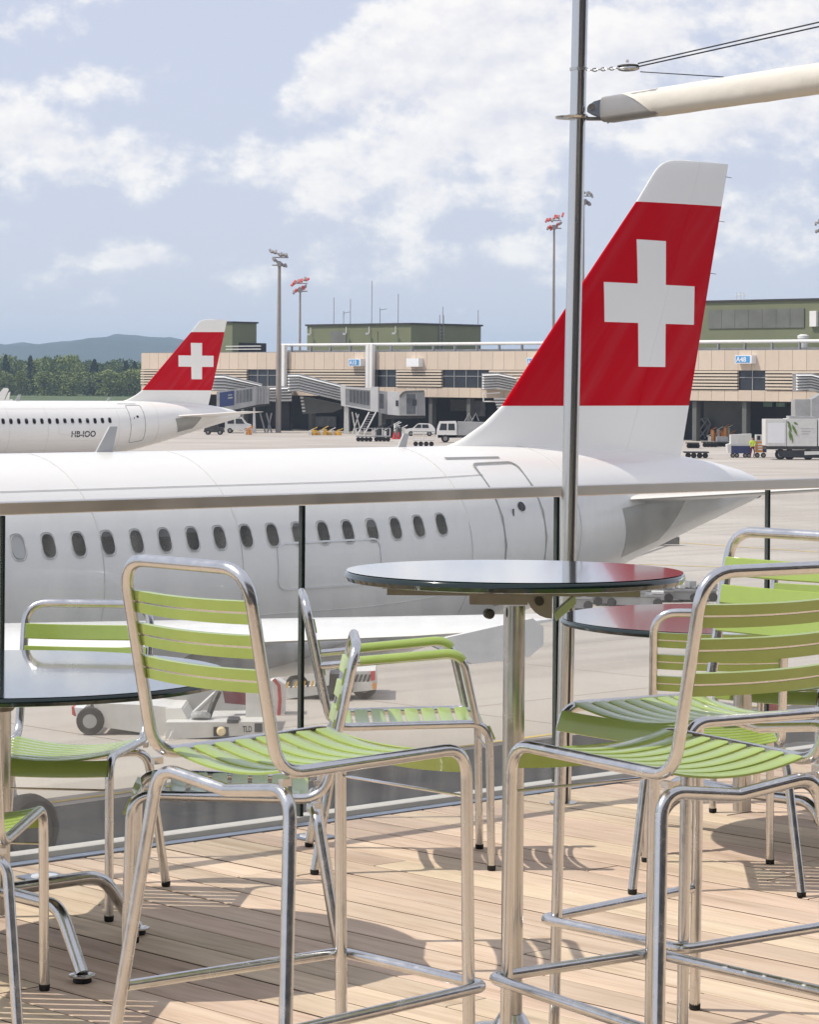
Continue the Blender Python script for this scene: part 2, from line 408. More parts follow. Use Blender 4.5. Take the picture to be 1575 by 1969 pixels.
class MB:
    """collects solids for ONE mesh"""
    def __init__(s): s.v = []; s.f = []

    def add(s, v, f):
        o = len(s.v); s.v += [Vector(p) for p in v]; s.f += [[i + o for i in q] for q in f]; return s

    def box(s, c, d, rot=None):
        c = Vector(c); h = Vector(d) / 2
        vs = [Vector((sx * h.x, sy * h.y, sz * h.z)) for sx in (-1, 1) for sy in (-1, 1) for sz in (-1, 1)]
        if rot is not None: vs = [rot @ p for p in vs]
        return s.add([c + p for p in vs], [(0, 1, 3, 2), (4, 6, 7, 5), (0, 4, 5, 1), (2, 3, 7, 6), (0, 2, 6, 4), (1, 5, 7, 3)])

    def sweep(s, path, prof, up=Vector((0, 0, 1)), closed_path=False, caps=True):
        path = [Vector(p) for p in path]; n = len(path); k = len(prof)
        rings = []; ref = None
        for i, p in enumerate(path):
            a = path[i - 1] if i > 0 else (path[-1] if closed_path else None)
            b = path[i + 1] if i < n - 1 else (path[0] if closed_path else None)
            if a is None: t = (b - p).normalized()
            elif b is None: t = (p - a).normalized()
            else:
                t = ((b - p).normalized() + (p - a).normalized())
                t = t.normalized() if t.length > 1e-6 else (b - p).normalized()
            if ref is None:
                u = up if abs(t.dot(up)) < 0.95 else Vector((0, 1, 0))
                y = (u - t * u.dot(t)).normalized()
            else:
                y = (ref - t * ref.dot(t)).normalized()
            ref = y; x = y.cross(t)
            rings.append([p + x * q[0] + y * q[1] for q in prof])
        vs = [q for r in rings for q in r]; fs = []
        m = n if closed_path else n - 1
        for i in range(m):
            i2 = (i + 1) % n
            for j in range(k):
                j2 = (j + 1) % k
                fs.append((i * k + j, i * k + j2, i2 * k + j2, i2 * k + j))
        if caps and not closed_path:
            fs.append(tuple(range(k - 1, -1, -1))); fs.append(tuple((n - 1) * k + j for j in range(k)))
        return s.add(vs, fs)

    def tube(s, path, r, seg=12, **k):
        return s.sweep(path, [(r * cos(2 * pi * i / seg), r * sin(2 * pi * i / seg)) for i in range(seg)], **k)

    def lathe(s, c, prof, seg=24, axis=Vector((0, 0, 1))):
        c = Vector(c); axis = Vector(axis).normalized()
        x = axis.orthogonal().normalized(); y = axis.cross(x)
        vs = []; fs = []; n = len(prof)
        for i in range(seg):
            a = 2 * pi * i / seg; e = x * cos(a) + y * sin(a)
            for (r, h) in prof: vs.append(c + e * r + axis * h)
        for i in range(seg):
            i2 = (i + 1) % seg
            for j in range(n - 1):
                fs.append((i * n + j, i2 * n + j, i2 * n + j + 1, i * n + j + 1))
        fs.append(tuple(i * n for i in range(seg))[::-1]); fs.append(tuple(i * n + n - 1 for i in range(seg)))
        return s.add(vs, fs)

    def prism(s, pts, vec):
        """polygon pts (3D, planar) pushed along vec"""
        pts = [Vector(p) for p in pts]; n = len(pts); vec = Vector(vec)
        fs = [tuple(range(n)), tuple(range(2 * n - 1, n - 1, -1))]
        for i in range(n): fs.append((i, i + n, (i + 1) % n + n, (i + 1) % n))
        return s.add(pts + [p + vec for p in pts], fs)

    def ppx(s, pts, Y, depth):
        """polygon given in photograph pixels standing at depth Y, `depth` metres thick"""
        return s.prism([at(x, y, Y) for x, y in pts], (0, depth, 0))

    def rpx(s, x0, y0, x1, y1, Y, depth, sl=-0.0129):
        d = sl * (x1 - x0)
        return s.ppx([(x0, y0), (x1, y0 + d), (x1, y1 + d), (x0, y1)], Y, depth)

    def mesh(s, name, sm=False):
        me = mesh(name, s.v, s.f)
        bm = bmesh.new(); bm.from_mesh(me); bmesh.ops.recalc_face_normals(bm, faces=bm.faces); bm.to_mesh(me); bm.free()
        if sm: smooth(me)
        return me


def fillet(pts, rad, seg=6):
    """round the corners of a polyline; rad one number or one per inner point"""
    pts = [Vector(p) for p in pts]; out = [pts[0]]
    for i in range(1, len(pts) - 1):
        r = rad if isinstance(rad, (int, float)) else rad[i - 1]
        p, a, b = pts[i], pts[i - 1], pts[i + 1]
        da, db = (a - p), (b - p)
        if r <= 0: out.append(p); continue
        ang = da.angle(db); t = min(r / math.tan(ang / 2), da.length * 0.48, db.length * 0.48)
        A, B = p + da.normalized() * t, p + db.normalized() * t
        for k in range(seg + 1):
            u = k / seg
            # circular-ish arc by blending tangents
            q = A * (1 - u) ** 2 + p * 2 * u * (1 - u) + B * u * u
            c = (A + B) / 2 * 0.0 + q
            out.append(c)
    out.append(pts[-1])
    return out


def tag(o, label=None, cat=None, group=None, kind=None):
    if label: o['label'] = label
    if cat: o['category'] = cat
    if group: o['group'] = group
    if kind: o['kind'] = kind
    return o


def empty(name, loc=(0, 0, 0), rz=0.0, label=None, cat=None, group=None):
    o = bpy.data.objects.new(name, None); o.empty_display_size = 0.1
    COL.objects.link(o); o.location = loc; o.rotation_euler = (0, 0, rz)
    return tag(o, label, cat, group)


def wmat(o):
    m = Matrix.Translation(o.location) @ o.rotation_euler.to_matrix().to_4x4()
    return (wmat(o.parent) @ o.matrix_parent_inverse @ m) if o.parent else m


def obj(name, me, mat, parent=None, world=True):
    """one mesh object; with world=True its vertices are world coordinates even under a moved parent"""
    if isinstance(me, MB): me = me.mesh(name)
    o = bpy.data.objects.new(name, me); COL.objects.link(o)
    if mat is not None and not me.materials: me.materials.append(M[mat] if isinstance(mat, str) else mat)
    if parent is not None:
        o.parent = parent
        if world: o.matrix_parent_inverse = wmat(parent).inverted()
    return o


def single(name, mb, mat, label, cat, group=None, sm=False):
    o = obj(name, mb.mesh(name, sm), mat)
    return tag(o, label, cat, group)


def text_mesh(txt, size=1.0, bold=0.0):
    cu = bpy.data.curves.new('txt', 'FONT'); cu.body = txt; cu.size = size; cu.align_x = 'LEFT'
    cu.offset = bold; cu.resolution_u = 3
    o = bpy.data.objects.new('txt', cu); COL.objects.link(o)
    dg = bpy.context.evaluated_depsgraph_get(); dg.update()
    me = bpy.data.meshes.new_from_object(o.evaluated_get(dg))
    bpy.data.objects.remove(o); bpy.data.curves.remove(cu)
    return me


# ================================================================== THE SETTING
ED = Vector((0.7303, 0.6831, 0))            # direction of the terrace edge (to the right and away)
EN = Vector((-0.6831, 0.7303, 0))           # outwards from the terrace
E0 = Vector((-1.195, 8.546, 0))


def ep(s, t, z=0.0):                        # s along the edge, t inwards from the edge
    p = E0 + ED * s - EN * t
    return Vector((p.x, p.y, z))


me = mesh('apron', [(-9000, -60, APRON), (9000, -60, APRON), (9000, 12000, APRON), (-9000, 12000, APRON)], [(0, 1, 2, 3)])
tag(obj('apron', me, 'concrete'), kind='structure')
# service road of dark asphalt between the terrace building and the stands
ra, rb = ground(260, 1530), ground(1060, 1420)
rd = (rb - ra).normalized(); rn = Vector((rd.y, -rd.x, 0))
road_v = [ra - rd * 120, ra + rd * 160, ra + rd * 160 + rn * 34, ra - rd * 120 + rn * 34]
road = tag(obj('service_road', mesh('service_road', [(p.x, p.y, APRON + 0.004) for p in road_v], [(0, 1, 2, 3)]), 'asphalt'), kind='structure')
def strip(name, a, b, wd, mat, parent, z):
    d = (b - a).normalized(); n = Vector((d.y, -d.x, 0)) * wd / 2
    return obj(name, mesh(name, [Vector((p.x, p.y, z)) for p in (a - n, b - n, b + n, a + n)], [(0, 1, 2, 3)]), mat, parent)
strip('painted_line', ra - rd * 100 - rn * 0.35, ra + rd * 150 - rn * 0.35, 0.14, 'line_yellow', road, APRON + 0.008)
for (p, q) in (((1180, 1035), (1575, 1062)), ((1230, 1085), (1575, 1098)), ((1100, 905), (1575, 940))):
    strip('painted_line', ground(*p), ground(*q), 0.22, 'line_yellow', road, APRON + 0.009)

# terrace: building below, ledge, metal edge, boards
mb = MB(); mb.prism([ep(-16, -0.25, -0.16), ep(16, -0.25, -0.16), ep(16, 24, -0.16), ep(-16, 24, -0.16)], (0, 0, APRON + 0.155))
tag(obj('terrace_building', mb, 'render_wall'), kind='structure')
deck = MB(); deck.prism([ep(-12, 0.02, -0.045), ep(12, 0.02, -0.045), ep(12, 9.5, -0.045), ep(-12, 9.5, -0.045)], (0, 0, -0.11))
deck = tag(obj('terrace_deck', deck, 'deck_under'), kind='structure')
mb = MB(); mb.prism([ep(-12, -0.25, -0.012), ep(12, -0.25, -0.012), ep(12, -0.012, -0.012), ep(-12, -0.012, -0.012)], (0, 0, -0.14))
tag(obj('terrace_ledge', mb, 'ledge'), kind='structure')
mb = MB(); mb.prism([ep(-12, -0.01, 0.004), ep(12, -0.01, 0.004), ep(12, 0.035, 0.004), ep(-12, 0.035, 0.004)], (0, 0, -0.04))
obj('edge_strip', mb, 'zinc', deck)
PW, PG = 0.137, 0.009
yaw = atan2(-EN.y, -EN.x)
row = 0
s = -4.6
while s < 6.2:
    t = 0.042
    first = random.uniform(0.5, 2.6)
    while t < 9.3:
        ln = first if t < 0.1 else random.choice((2.1, 2.6, 3.1))
        l = ln - 0.004
        h = 0.024; b = 0.002; dz = random.uniform(-0.0012, 0.0012)
        prof = [(-PW / 2, -h), (PW / 2, -h), (PW / 2, -b), (PW / 2 - b, 0), (-PW / 2 + b, 0), (-PW / 2, -b)]
        vs = [(x, y, z) for x in (0, l) for (y, z) in prof]
        fs = [tuple(range(5, -1, -1)), tuple(range(6, 12))] + [(i, (i + 1) % 6, (i + 1) % 6 + 6, i + 6) for i in range(6)]
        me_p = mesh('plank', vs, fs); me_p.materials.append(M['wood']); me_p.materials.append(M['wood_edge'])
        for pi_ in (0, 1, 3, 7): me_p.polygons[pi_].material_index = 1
        o = obj('plank', me_p, None, deck, world=False)
        o.location = ep(s + PW / 2, t, dz); o.rotation_euler = (0, 0, yaw)
        t += ln
    s += PW + PG

# unseen glazed building front behind the camera, added to darken reflections and sky fill
mb = MB(); mb.prism([ep(-14, 10.6, 0), ep(14, 10.6, 0), ep(14, 16, 0), ep(-14, 16, 0)], (0, 0, 7.5)); tw_ = tag(obj('unseen_terrace_wall', mb, 'undercroft'), kind='structure')
for i in range(14):
    for (z0, z1) in ((0.1, 3.2), (3.6, 6.8)):
        mb = MB(); a_, b_ = -14 + 2 * i + 0.06, -12 + 2 * i - 0.06
        mb.prism([ep(a_, 10.58, z0), ep(b_, 10.58, z0), ep(b_, 10.58, z1), ep(a_, 10.58, z1)], EN * 0.03); obj('pane', mb, 'dark_glass', tw_)
for z0 in (3.22, 6.85):
    mb = MB(); mb.prism([ep(-14, 10.55, z0), ep(14, 10.55, z0), ep(14, 10.55, z0 + .34), ep(-14, 10.55, z0 + .34)], EN * 0.08); obj('band', mb, 'cream', tw_)
# grass beyond the apron
pm('grass', (0.075, 0.11, 0.035), 0.95, 0, 0.35, 0.02, detail=9)
tag(obj('grass_field', mesh('grass_field', [(-8900, 470, APRON + .02), (8900, 470, APRON + .02), (8900, 11900, APRON + .02), (-8900, 11900, APRON + .02)], [(0, 1, 2, 3)]), 'grass'), kind='structure')
# hills and woodland
def hills():
    vs = []; fs = []; nx, ny = 500, 14
    from mathutils import noise
    for j in range(ny):
        Y = 4200 + j * 260
        for i in range(nx):
            X = -2600 + i * 10.2
            px = X / 6000 * F + CX
            prof = 102 * (0.55 + 0.45 * math.exp(-((px - 165) / 330) ** 2)) if px < 165 else 102 * math.exp(-((px - 165) / 420) ** 2) + 12
            if px < 60: prof -= 10 * math.exp(-((px - 20) / 22) ** 2)
            k = math.sin(min(1, j / (ny - 4)) * pi / 2) ** 1.3
            z = APRON - 4 + (prof + 11) * k * (0.94 + 0.1 * noise.noise((X / 300, Y / 400, 0))) + 7 * noise.noise((X / 50, Y / 60, 3)) * k + 4 * noise.noise((X / 17, Y / 40, 9)) * k
            vs.append((X, Y, z))
    for j in range(ny - 1):
        for i in range(nx - 1):
            a = j * nx + i; fs.append((a, a + 1, a + nx + 1, a + nx))
    m = pm('hill_forest', (0.03, 0.045, 0.03), 1.0, 0, 0.5, 0.02, detail=9)
    tag(obj('hill', mesh('hill', vs, fs, True), m), kind='structure')


hills()


def leaf_mat(name, c):
    m = pm(name, c, 0.75, 0, 0.35, 0.35, objvar=0.12)
    return m


for nm, c in (('leaf_dark', (0.070, 0.105, 0.028)), ('leaf_mid', (0.10, 0.14, 0.034)), ('leaf_light', (0.19, 0.225, 0.06)), ('leaf_conifer', (0.030, 0.052, 0.022))):
    leaf_mat(nm, c)


def crown_mesh(name, kind, n, seed):
    """leaf clumps through a crown of height ~1, radius ~0.5 about the origin"""
    rnd = random.Random(seed); vs = []; fs = []
    lob = [(Vector((rnd.gauss(0, .22), rnd.gauss(0, .22), rnd.uniform(0.12, 0.85))), rnd.uniform(0.16, 0.30)) for _ in range(13)]
    for i in range(n):
        if kind == 'conifer':
            h = rnd.random() ** 0.8 * 0.97; r = 0.36 * (1 - h) ** 0.8 * (0.65 + 0.35 * abs(sin(h * 26))) * sqrt(rnd.random()) + 0.01
            a = rnd.random() * 2 * pi; c = Vector((r * cos(a), r * sin(a), h)); sz = 0.026 + 0.03 * (1 - h)
        else:
            p, r = rnd.choice(lob)
            d = Vector((rnd.gauss(0, 1), rnd.gauss(0, 1), rnd.gauss(0, 1) + 0.25)).normalized()
            c = p + d * r * rnd.uniform(0.72, 1.06); sz = rnd.uniform(0.022, 0.045)
            c.z = max(0.02, c.z)
        nrm = Vector((rnd.gauss(0, 1), rnd.gauss(0, 1), rnd.gauss(0.5, 1))).normalized()
        x = nrm.orthogonal().normalized(); y = nrm.cross(x); a = rnd.random() * pi
        x, y = x * cos(a) + y * sin(a), y * cos(a) - x * sin(a)
        o = len(vs)
        vs += [c - x * sz, c + y * sz * .8, c + x * sz * 1.1, c - y * sz * .7]
        fs.append((o, o + 1, o + 2, o + 3))
    return mesh(name, vs, fs)


CR = {k: [crown_mesh('crown', 'conifer' if k == 'leaf_conifer' else 'broad', 1500 if k != 'leaf_conifer' else 1100, 10 * i + j) for j in range(3)]
      for i, k in enumerate(('leaf_dark', 'leaf_mid', 'leaf_light', 'leaf_conifer'))}
for k, l in CR.items():
    for m_ in l: m_.materials.append(M[k])


def tree(px, ytop, Y, wid, mat, label, cat='tree', group=None):
    top = at(px, ytop, Y); h = top.z - APRON
    t = empty('conifer_tree' if mat == 'leaf_conifer' else 'leafy_tree', (top.x, Y, APRON), random.uniform(0, 6), label, cat, group)
    c = bpy.data.objects.new('crown', random.choice(CR[mat])); COL.objects.link(c); c.parent = t
    c.location = (0, 0, h * 0.0); c.scale = (wid, wid, h * 1.0)
    mb = MB(); mb.tube([(0, 0, 0), (0.1, 0, h * 0.3), (0, 0.05, h * 0.7)], 0.03 * wid + 0.1, 7)
    obj('trunk', mb, 'bark', t, world=False)
    return t


# the wood as one mass, seen over the far airliner
def woodland():
    rnd = random.Random(5)
    root = None; vs = []; fs = []; mats = []
    keys = ['leaf_dark', 'leaf_mid', 'leaf_light']
    for i in range(64):
        px = rnd.uniform(-120, 330); Y = rnd.uniform(1120, 1330)
        k = rnd.choice(keys) if i % 3 else 'leaf_dark'
        ytop = rnd.uniform(681, 702) + (10 if px > 150 else 0)
        top = at(px, ytop, Y); h = top.z - APRON; wd = rnd.uniform(9, 15) if k != 'leaf_conifer' else rnd.uniform(10, 13)
        me = rnd.choice(CR[k]); a = rnd.random() * 6; o = len(vs)
        ca, sa = cos(a), sin(a)
        for v in me.vertices:
            x, y, z = v.co; vs.append((top.x + (x * ca - y * sa) * wd, Y + (x * sa + y * ca) * wd, APRON + h * 0.02 + z * h * 0.98))
        for p in me.polygons: fs.append([q + o for q in p.vertices]); mats.append(keys.index(k))
    me = mesh('woodland', vs, fs)
    for k in keys: me.materials.append(M[k])
    me.polygons.foreach_set('material_index', mats)
    o = tag(obj('woodland', me, None), 'dark green wood along the far edge of the airfield', 'woodland', kind='stuff')


woodland()
for (px, yt, Y, wd, mt, lb) in (
        (18, 716, 1080, 9, 'leaf_light', 'pale green bushy tree at the left edge in front of the dark wood'),
        (40, 716, 1078, 8, 'leaf_light', 'pale green tree just right of the leftmost one in front of the wood'),
        (85, 718, 1075, 13, 'leaf_light', 'broad pale tree left of centre in front of the dark wood'),
        (110, 697, 1095, 12, 'leaf_mid', 'tall mid green tree in the middle of the wood edge'),
        (140, 716, 1072, 13, 'leaf_light', 'broad pale tree right of centre in front of the dark wood'),
        (185, 712, 1085, 14, 'leaf_dark', 'dark rounded tree between two pale groups at the wood edge'),
        (210, 714, 1070, 13, 'leaf_light', 'pale green tree left of the red tail fin'),
        (248, 712, 1072, 14, 'leaf_light', 'pale green tree nearest the end wall of the cream terminal'),
        (10, 680, 1130, 12, 'leaf_conifer', 'pointed dark conifer rising at the left end of the wood'),
        (58, 682, 1130, 12, 'leaf_conifer', 'pointed dark conifer second from the left above the wood'),
        (181, 689, 1110, 13, 'leaf_conifer', 'pointed dark conifer standing alone above the middle of the wood'),
        (242, 692, 1110, 12, 'leaf_conifer', 'dark conifer left of a pair near the terminal end wall'),
        (258, 693, 1112, 12, 'leaf_conifer', 'dark conifer closest to the terminal end wall')):
    tree(px, yt, Y, wd, mt, lb, group='trees at the wood edge')

# ================================================================== AIRLINERS
ZL = -APRON                                   # local z = world z + ZL (the thing's base is on the apron)
ST = [(-27.0, -1.55, -1.75, 0.10), (-26.3, -1.05, -2.25, 0.62), (-25.0, -0.55, -2.75, 1.15), (-23.0, 0.05, -3.08, 1.62), (-20.5, 0.38, -3.20, 1.88),
      (-18.0, 0.42, -3.22, 1.93), (0.0, 0.42, -3.22, 1.93), (6.5, 0.42, -3.22, 1.93), (8.5, 0.42, -3.10, 1.90), (10.5, 0.42, -2.80, 1.80), (12.5, 0.40, -2.38, 1.58),
      (14.5, 0.34, -1.88, 1.25), (16.5, 0.20, -1.35, 0.88), (18.0, 0.0, -0.98, 0.58), (18.9, -0.20, -0.76, 0.36), (19.25, -0.36, -0.66, 0.20)]


def fus(s):
    for i in range(len(ST) - 1):
        if ST[i][0] <= s <= ST[i + 1][0]:
            p0, p1, p2, p3 = ST[max(0, i - 1)], ST[i], ST[i + 1], ST[min(len(ST) - 1, i + 2)]
            h = p2[0] - p1[0]; u = (s - p1[0]) / h; r = []
            for k in (1, 2, 3):
                def slope(a, b, c):
                    d0 = (b[k] - a[k]) / max(1e-6, b[0] - a[0]) if b[0] > a[0] else 0
                    d1 = (c[k] - b[k]) / max(1e-6, c[0] - b[0]) if c[0] > b[0] else 0
                    if d0 * d1 <= 0: return 0.0
                    return 2 * d0 * d1 / (d0 + d1)
                m1 = slope(p0, p1, p2) if i > 0 else (p2[k] - p1[k]) / h
                m2 = slope(p1, p2, p3) if i < len(ST) - 2 else (p2[k] - p1[k]) / h
                r.append((2 * u ** 3 - 3 * u * u + 1) * p1[k] + (u ** 3 - 2 * u * u + u) * h * m1 + (-2 * u ** 3 + 3 * u * u) * p2[k] + (u ** 3 - u * u) * h * m2)
            return r
    return list(ST[-1][1:])


def surf(s, phi, off=0.0):
    """point on the skin: phi 0 = left side (towards the terrace), pi/2 = top"""
    zt, zb, hw = fus(s); zc, rz = (zt + zb) / 2, (zt - zb) / 2
    nrm = Vector((0, -cos(phi) / hw, sin(phi) / rz)).normalized()
    return Vector((s, -hw * cos(phi), zc + rz * sin(phi) + ZL)) + nrm * off


def fin_material():
    m = bpy.data.materials.new('fin_paint'); m.use_nodes = True
    nt = m.node_tree; N, L = nt.nodes, nt.links; b = N['Principled BSDF']
    tc = N.new('ShaderNodeTexCoord'); sp = N.new('ShaderNodeSeparateXYZ'); L.new(tc.outputs['Object'], sp.inputs[0])
    X, Z = sp.outputs[0], sp.outputs[2]

    def op(o, a, c):
        n = N.new('ShaderNodeMath'); n.operation = o
        for i, v in enumerate((a, c)):
            if isinstance(v, (int, float)): n.inputs[i].default_value = v
            else: L.new(v, n.inputs[i])
        return n.outputs[0]
    AND = lambda *a: a[0] if len(a) == 1 else op('MULTIPLY', a[0], AND(*a[1:]))
    gt = lambda a, c: op('GREATER_THAN', a, c); lt = lambda a, c: op('LESS_THAN', a, c)
    lin = lambda v, k, c: op('ADD', op('MULTIPLY', v, k), c)
    red = AND(gt(Z, 1.10 + ZL), lt(Z, lin(X, 0.0156, 4.84 - 0.0156 * 15.58 + ZL)))
    v1 = AND(gt(X, lin(Z, -0.03, 15.50 + 0.03 * (4.13 + ZL))), lt(X, lin(Z, -0.013, 16.36 + 0.013 * (4.13 + ZL))), gt(Z, 1.815 + ZL), lt(Z, 4.145 + ZL))
    h1 = AND(gt(X, 14.575), lt(X, 17.275), gt(Z, 2.615 + ZL), lt(Z, 3.335 + ZL))
    cross = op('MAXIMUM', v1, h1)
    msk = AND(red, op('SUBTRACT', 1.0, cross))
    # faint oblique streaks: a reflected sheen painted into the red
    m0 = N.new('ShaderNodeMapping'); m0.inputs['Rotation'].default_value = (0, radians(47), 0); L.new(tc.outputs['Object'], m0.inputs[0])
    mp = N.new('ShaderNodeMapping'); mp.inputs['Scale'].default_value = (0.20, 1, 2.6)
    L.new(m0.outputs[0], mp.inputs[0])
    n = N.new('ShaderNodeTexNoise'); n.inputs['Scale'].default_value = 1.3; n.inputs['Detail'].default_value = 5; L.new(mp.outputs[0], n.inputs['Vector'])
    r = N.new('ShaderNodeMapRange'); r.inputs['From Min'].default_value = 0.45; r.inputs['From Max'].default_value = 0.75; r.inputs['To Min'].default_value = 0; r.inputs['To Max'].default_value = 0.5
    L.new(n.outputs['Fac'], r.inputs['Value'])
    rc = N.new('ShaderNodeMix'); rc.data_type = 'RGBA'; rc.inputs['A'].default_value = (0.56, 0.0, 0.009, 1); rc.inputs['B'].default_value = (0.58, 0.05, 0.06, 1)
    L.new(r.outputs[0], rc.inputs['Factor'])
    mx = N.new('ShaderNodeMix'); mx.data_type = 'RGBA'; mx.inputs['A'].default_value = (0.92, 0.90, 0.835, 1)
    L.new(rc.outputs['Result'], mx.inputs['B']); L.new(msk, mx.inputs['Factor'])
    L.new(mx.outputs['Result'], b.inputs['Base Color'])
    b.inputs['Roughness'].default_value = 0.42; b.inputs['Specular IOR Level'].default_value = 0.06; b.inputs['Coat Weight'].default_value = 0.0; b.inputs['Coat Roughness'].default_value = 0.1
    M['fin_paint'] = m


fin_material()


def airfoil(n):
    xs = [0.5 * (1 - cos(pi * i / n)) for i in range(n + 1)]
    return [(x, 5 * (0.2969 * sqrt(x) - 0.126 * x - 0.3516 * x * x + 0.2843 * x ** 3 - 0.1015 * x ** 4) / 0.5 * 0.5) for x in xs]


def fin_mesh(a0, a1, name):
    """skin of the fin between chord fractions a0 and a1"""
    le = [(0.05, 9.3), (0.30, 9.75), (0.36, 10.2), (0.43, 10.6), (0.52, 10.9), (0.79, 11.47), (1.10, 11.94), (3.01, 13.78), (4.84, 15.57), (5.36, 16.03), (5.48, 16.15), (5.57, 16.28), (5.63, 16.42), (5.67, 16.62), (5.69, 16.95)]
    def LE(z):
        for i in range(len(le) - 1):
            if le[i][0] <= z <= le[i + 1][0]:
                u = (z - le[i][0]) / (le[i + 1][0] - le[i][0]); return le[i][1] + u * (le[i + 1][1] - le[i][1])
        return le[-1][1]
    TE = lambda z: 16.92 + (z - 0.15) * 0.251
    HG = lambda z: 15.15 + z * 0.40                       # rudder hinge line
    zs = [0.05, 0.2, 0.3, 0.36, 0.43, 0.52, 0.65, 0.79, 0.95, 1.1, 1.6, 2.2, 3.01, 3.8, 4.84, 5.0, 5.1, 5.2, 5.3, 5.4, 5.48, 5.55, 5.60, 5.64, 5.66, 5.68, 5.69]
    n = 16; vs = []; fs = []
    for z in zs:
        a, t = LE(z), TE(z); hg = HG(z)
        x0, x1 = (a, hg - 0.0025) if name == 'fin' else (hg + 0.0025, t)
        full = t - max(a, 11.9 + (z - 1.1))  if z > 1.1 else t - 11.9 - 0.4 * (z - 1.1)
        th = (0.27 - 0.165 * max(0, z) / 5.69)
        if z > 5.4: th *= sqrt(max(0.02, 1 - ((z - 5.4) / 0.292) ** 2))
        ring = []
        for sgn in (-1, 1):
            rng = range(n + 1) if sgn < 0 else range(n, -1, -1)
            for i in rng:
                u = 0.5 * (1 - cos(pi * i / n)) if name == 'fin' else i / n
                x = x0 + (x1 - x0) * u
                c = min(1.0, max(0.0, (x - a) / (t - a)))
                y = th * 2.55 * (0.2969 * sqrt(c) - 0.126 * c - 0.3516 * c * c + 0.2843 * c ** 3 - 0.1015 * c ** 4) / 0.5 * 1.0
                ring.append((x, sgn * max(y, 0.004), z + ZL))
        vs.append(ring)
    k = len(vs[0]); V = [p for r in vs for p in r]
    for j in range(len(zs) - 1):
        for i in range(k): fs.append((j * k + i, j * k + (i + 1) % k, (j + 1) * k + (i + 1) % k, (j + 1) * k + i))
    fs.append(tuple(range(k))); fs.append(tuple((len(zs) - 1) * k + i for i in range(k)))
    mb = MB(); mb.add(V, fs); me = mb.mesh(name); smooth(me, radians(50)); return me


def panel_wing(secs, name, n=14, tw=0.0):
    """secs: (lat, sLE, chord, z, thickness ratio) from root to tip; left side"""
    vs = []; fs = []
    for (lat, sl_, ch, z, tr) in secs:
        ring = []
        for sgn in (1, -1):
            rng = range(n + 1) if sgn > 0 else range(n - 1, 0, -1)
            for i in rng:
                u = 0.5 * (1 - cos(pi * i / n))
                t = tr * ch * 5 * (0.2969 * sqrt(u) - 0.126 * u - 0.3516 * u * u + 0.2843 * u ** 3 - 0.1036 * u ** 4)
                ring.append((sl_ + ch * u, -lat, z + ZL + tw * ch * u + sgn * t * (0.62 if sgn > 0 else 0.38) * 1.0))
        vs += ring
    k = 2 * n
    for j in range(len(secs) - 1):
        for i in range(k): fs.append((j * k + i, j * k + (i + 1) % k, (j + 1) * k + (i + 1) % k, (j + 1) * k + i))
    fs.append(tuple(range(k))); fs.append(tuple((len(secs) - 1) * k + i for i in range(k)))
    mb = MB(); mb.add(vs, fs); me = mb.mesh(name); smooth(me, radians(45)); return me


def mirror(me):
    m = me.copy(); m.transform(Matrix.Scale(-1, 4, (0, 1, 0))); m.flip_normals(); return m


def skin_loop(pts, wd, off, closed=True):
    """thin strip following the skin through (s, phi) points"""
    P = []
    n = len(pts)
    for i in range(n):
        a, b = pts[i], pts[(i + 1) % n]
        if not closed and i == n - 1: P.append(b if False else a); break
        for k in range(5): P.append((a[0] + (b[0] - a[0]) * k / 5, a[1] + (b[1] - a[1]) * k / 5))
    mb = MB(); W3 = [surf(s_, f_, off) for s_, f_ in P]
    prof = [(-wd / 2, -0.004), (wd / 2, -0.004), (wd / 2, 0.004), (-wd / 2, 0.004)]
    s_, f_ = P[0]
    up = (surf(s_, f_, 1) - surf(s_, f_, 0)).normalized()
    # sweep with skin normal as reference
    vs = []; fs = []; m = len(W3)
    for i, p in enumerate(W3):
        a = W3[i - 1] if (i > 0 or closed) else p
        b = W3[(i + 1) % m] if (i < m - 1 or closed) else p
        t = (b - a).normalized(); nn_ = (surf(*P[i], 1) - surf(*P[i], 0)).normalized(); x = t.cross(nn_).normalized()
        for q in prof: vs.append(p + x * q[0] + nn_ * q[1])
    for i in range(m if closed else m - 1):
        i2 = (i + 1) % m
        for j in range(4): fs.append((i * 4 + j, i * 4 + (j + 1) % 4, i2 * 4 + (j + 1) % 4, i2 * 4 + j))
    mb.add(vs, fs); return mb


def rrect(s0, s1, f0, f1, rs, rf, k=4):
    pts = []
    for (cs, cf, a0) in ((s1 - rs, f1 - rf, 0), (s0 + rs, f1 - rf, 90), (s0 + rs, f0 + rf, 180), (s1 - rs, f0 + rf, 270)):
        for i in range(k + 1):
            a = radians(a0 + 90 * i / k); pts.append((cs + rs * cos(a), cf + rf * sin(a)))
    return pts


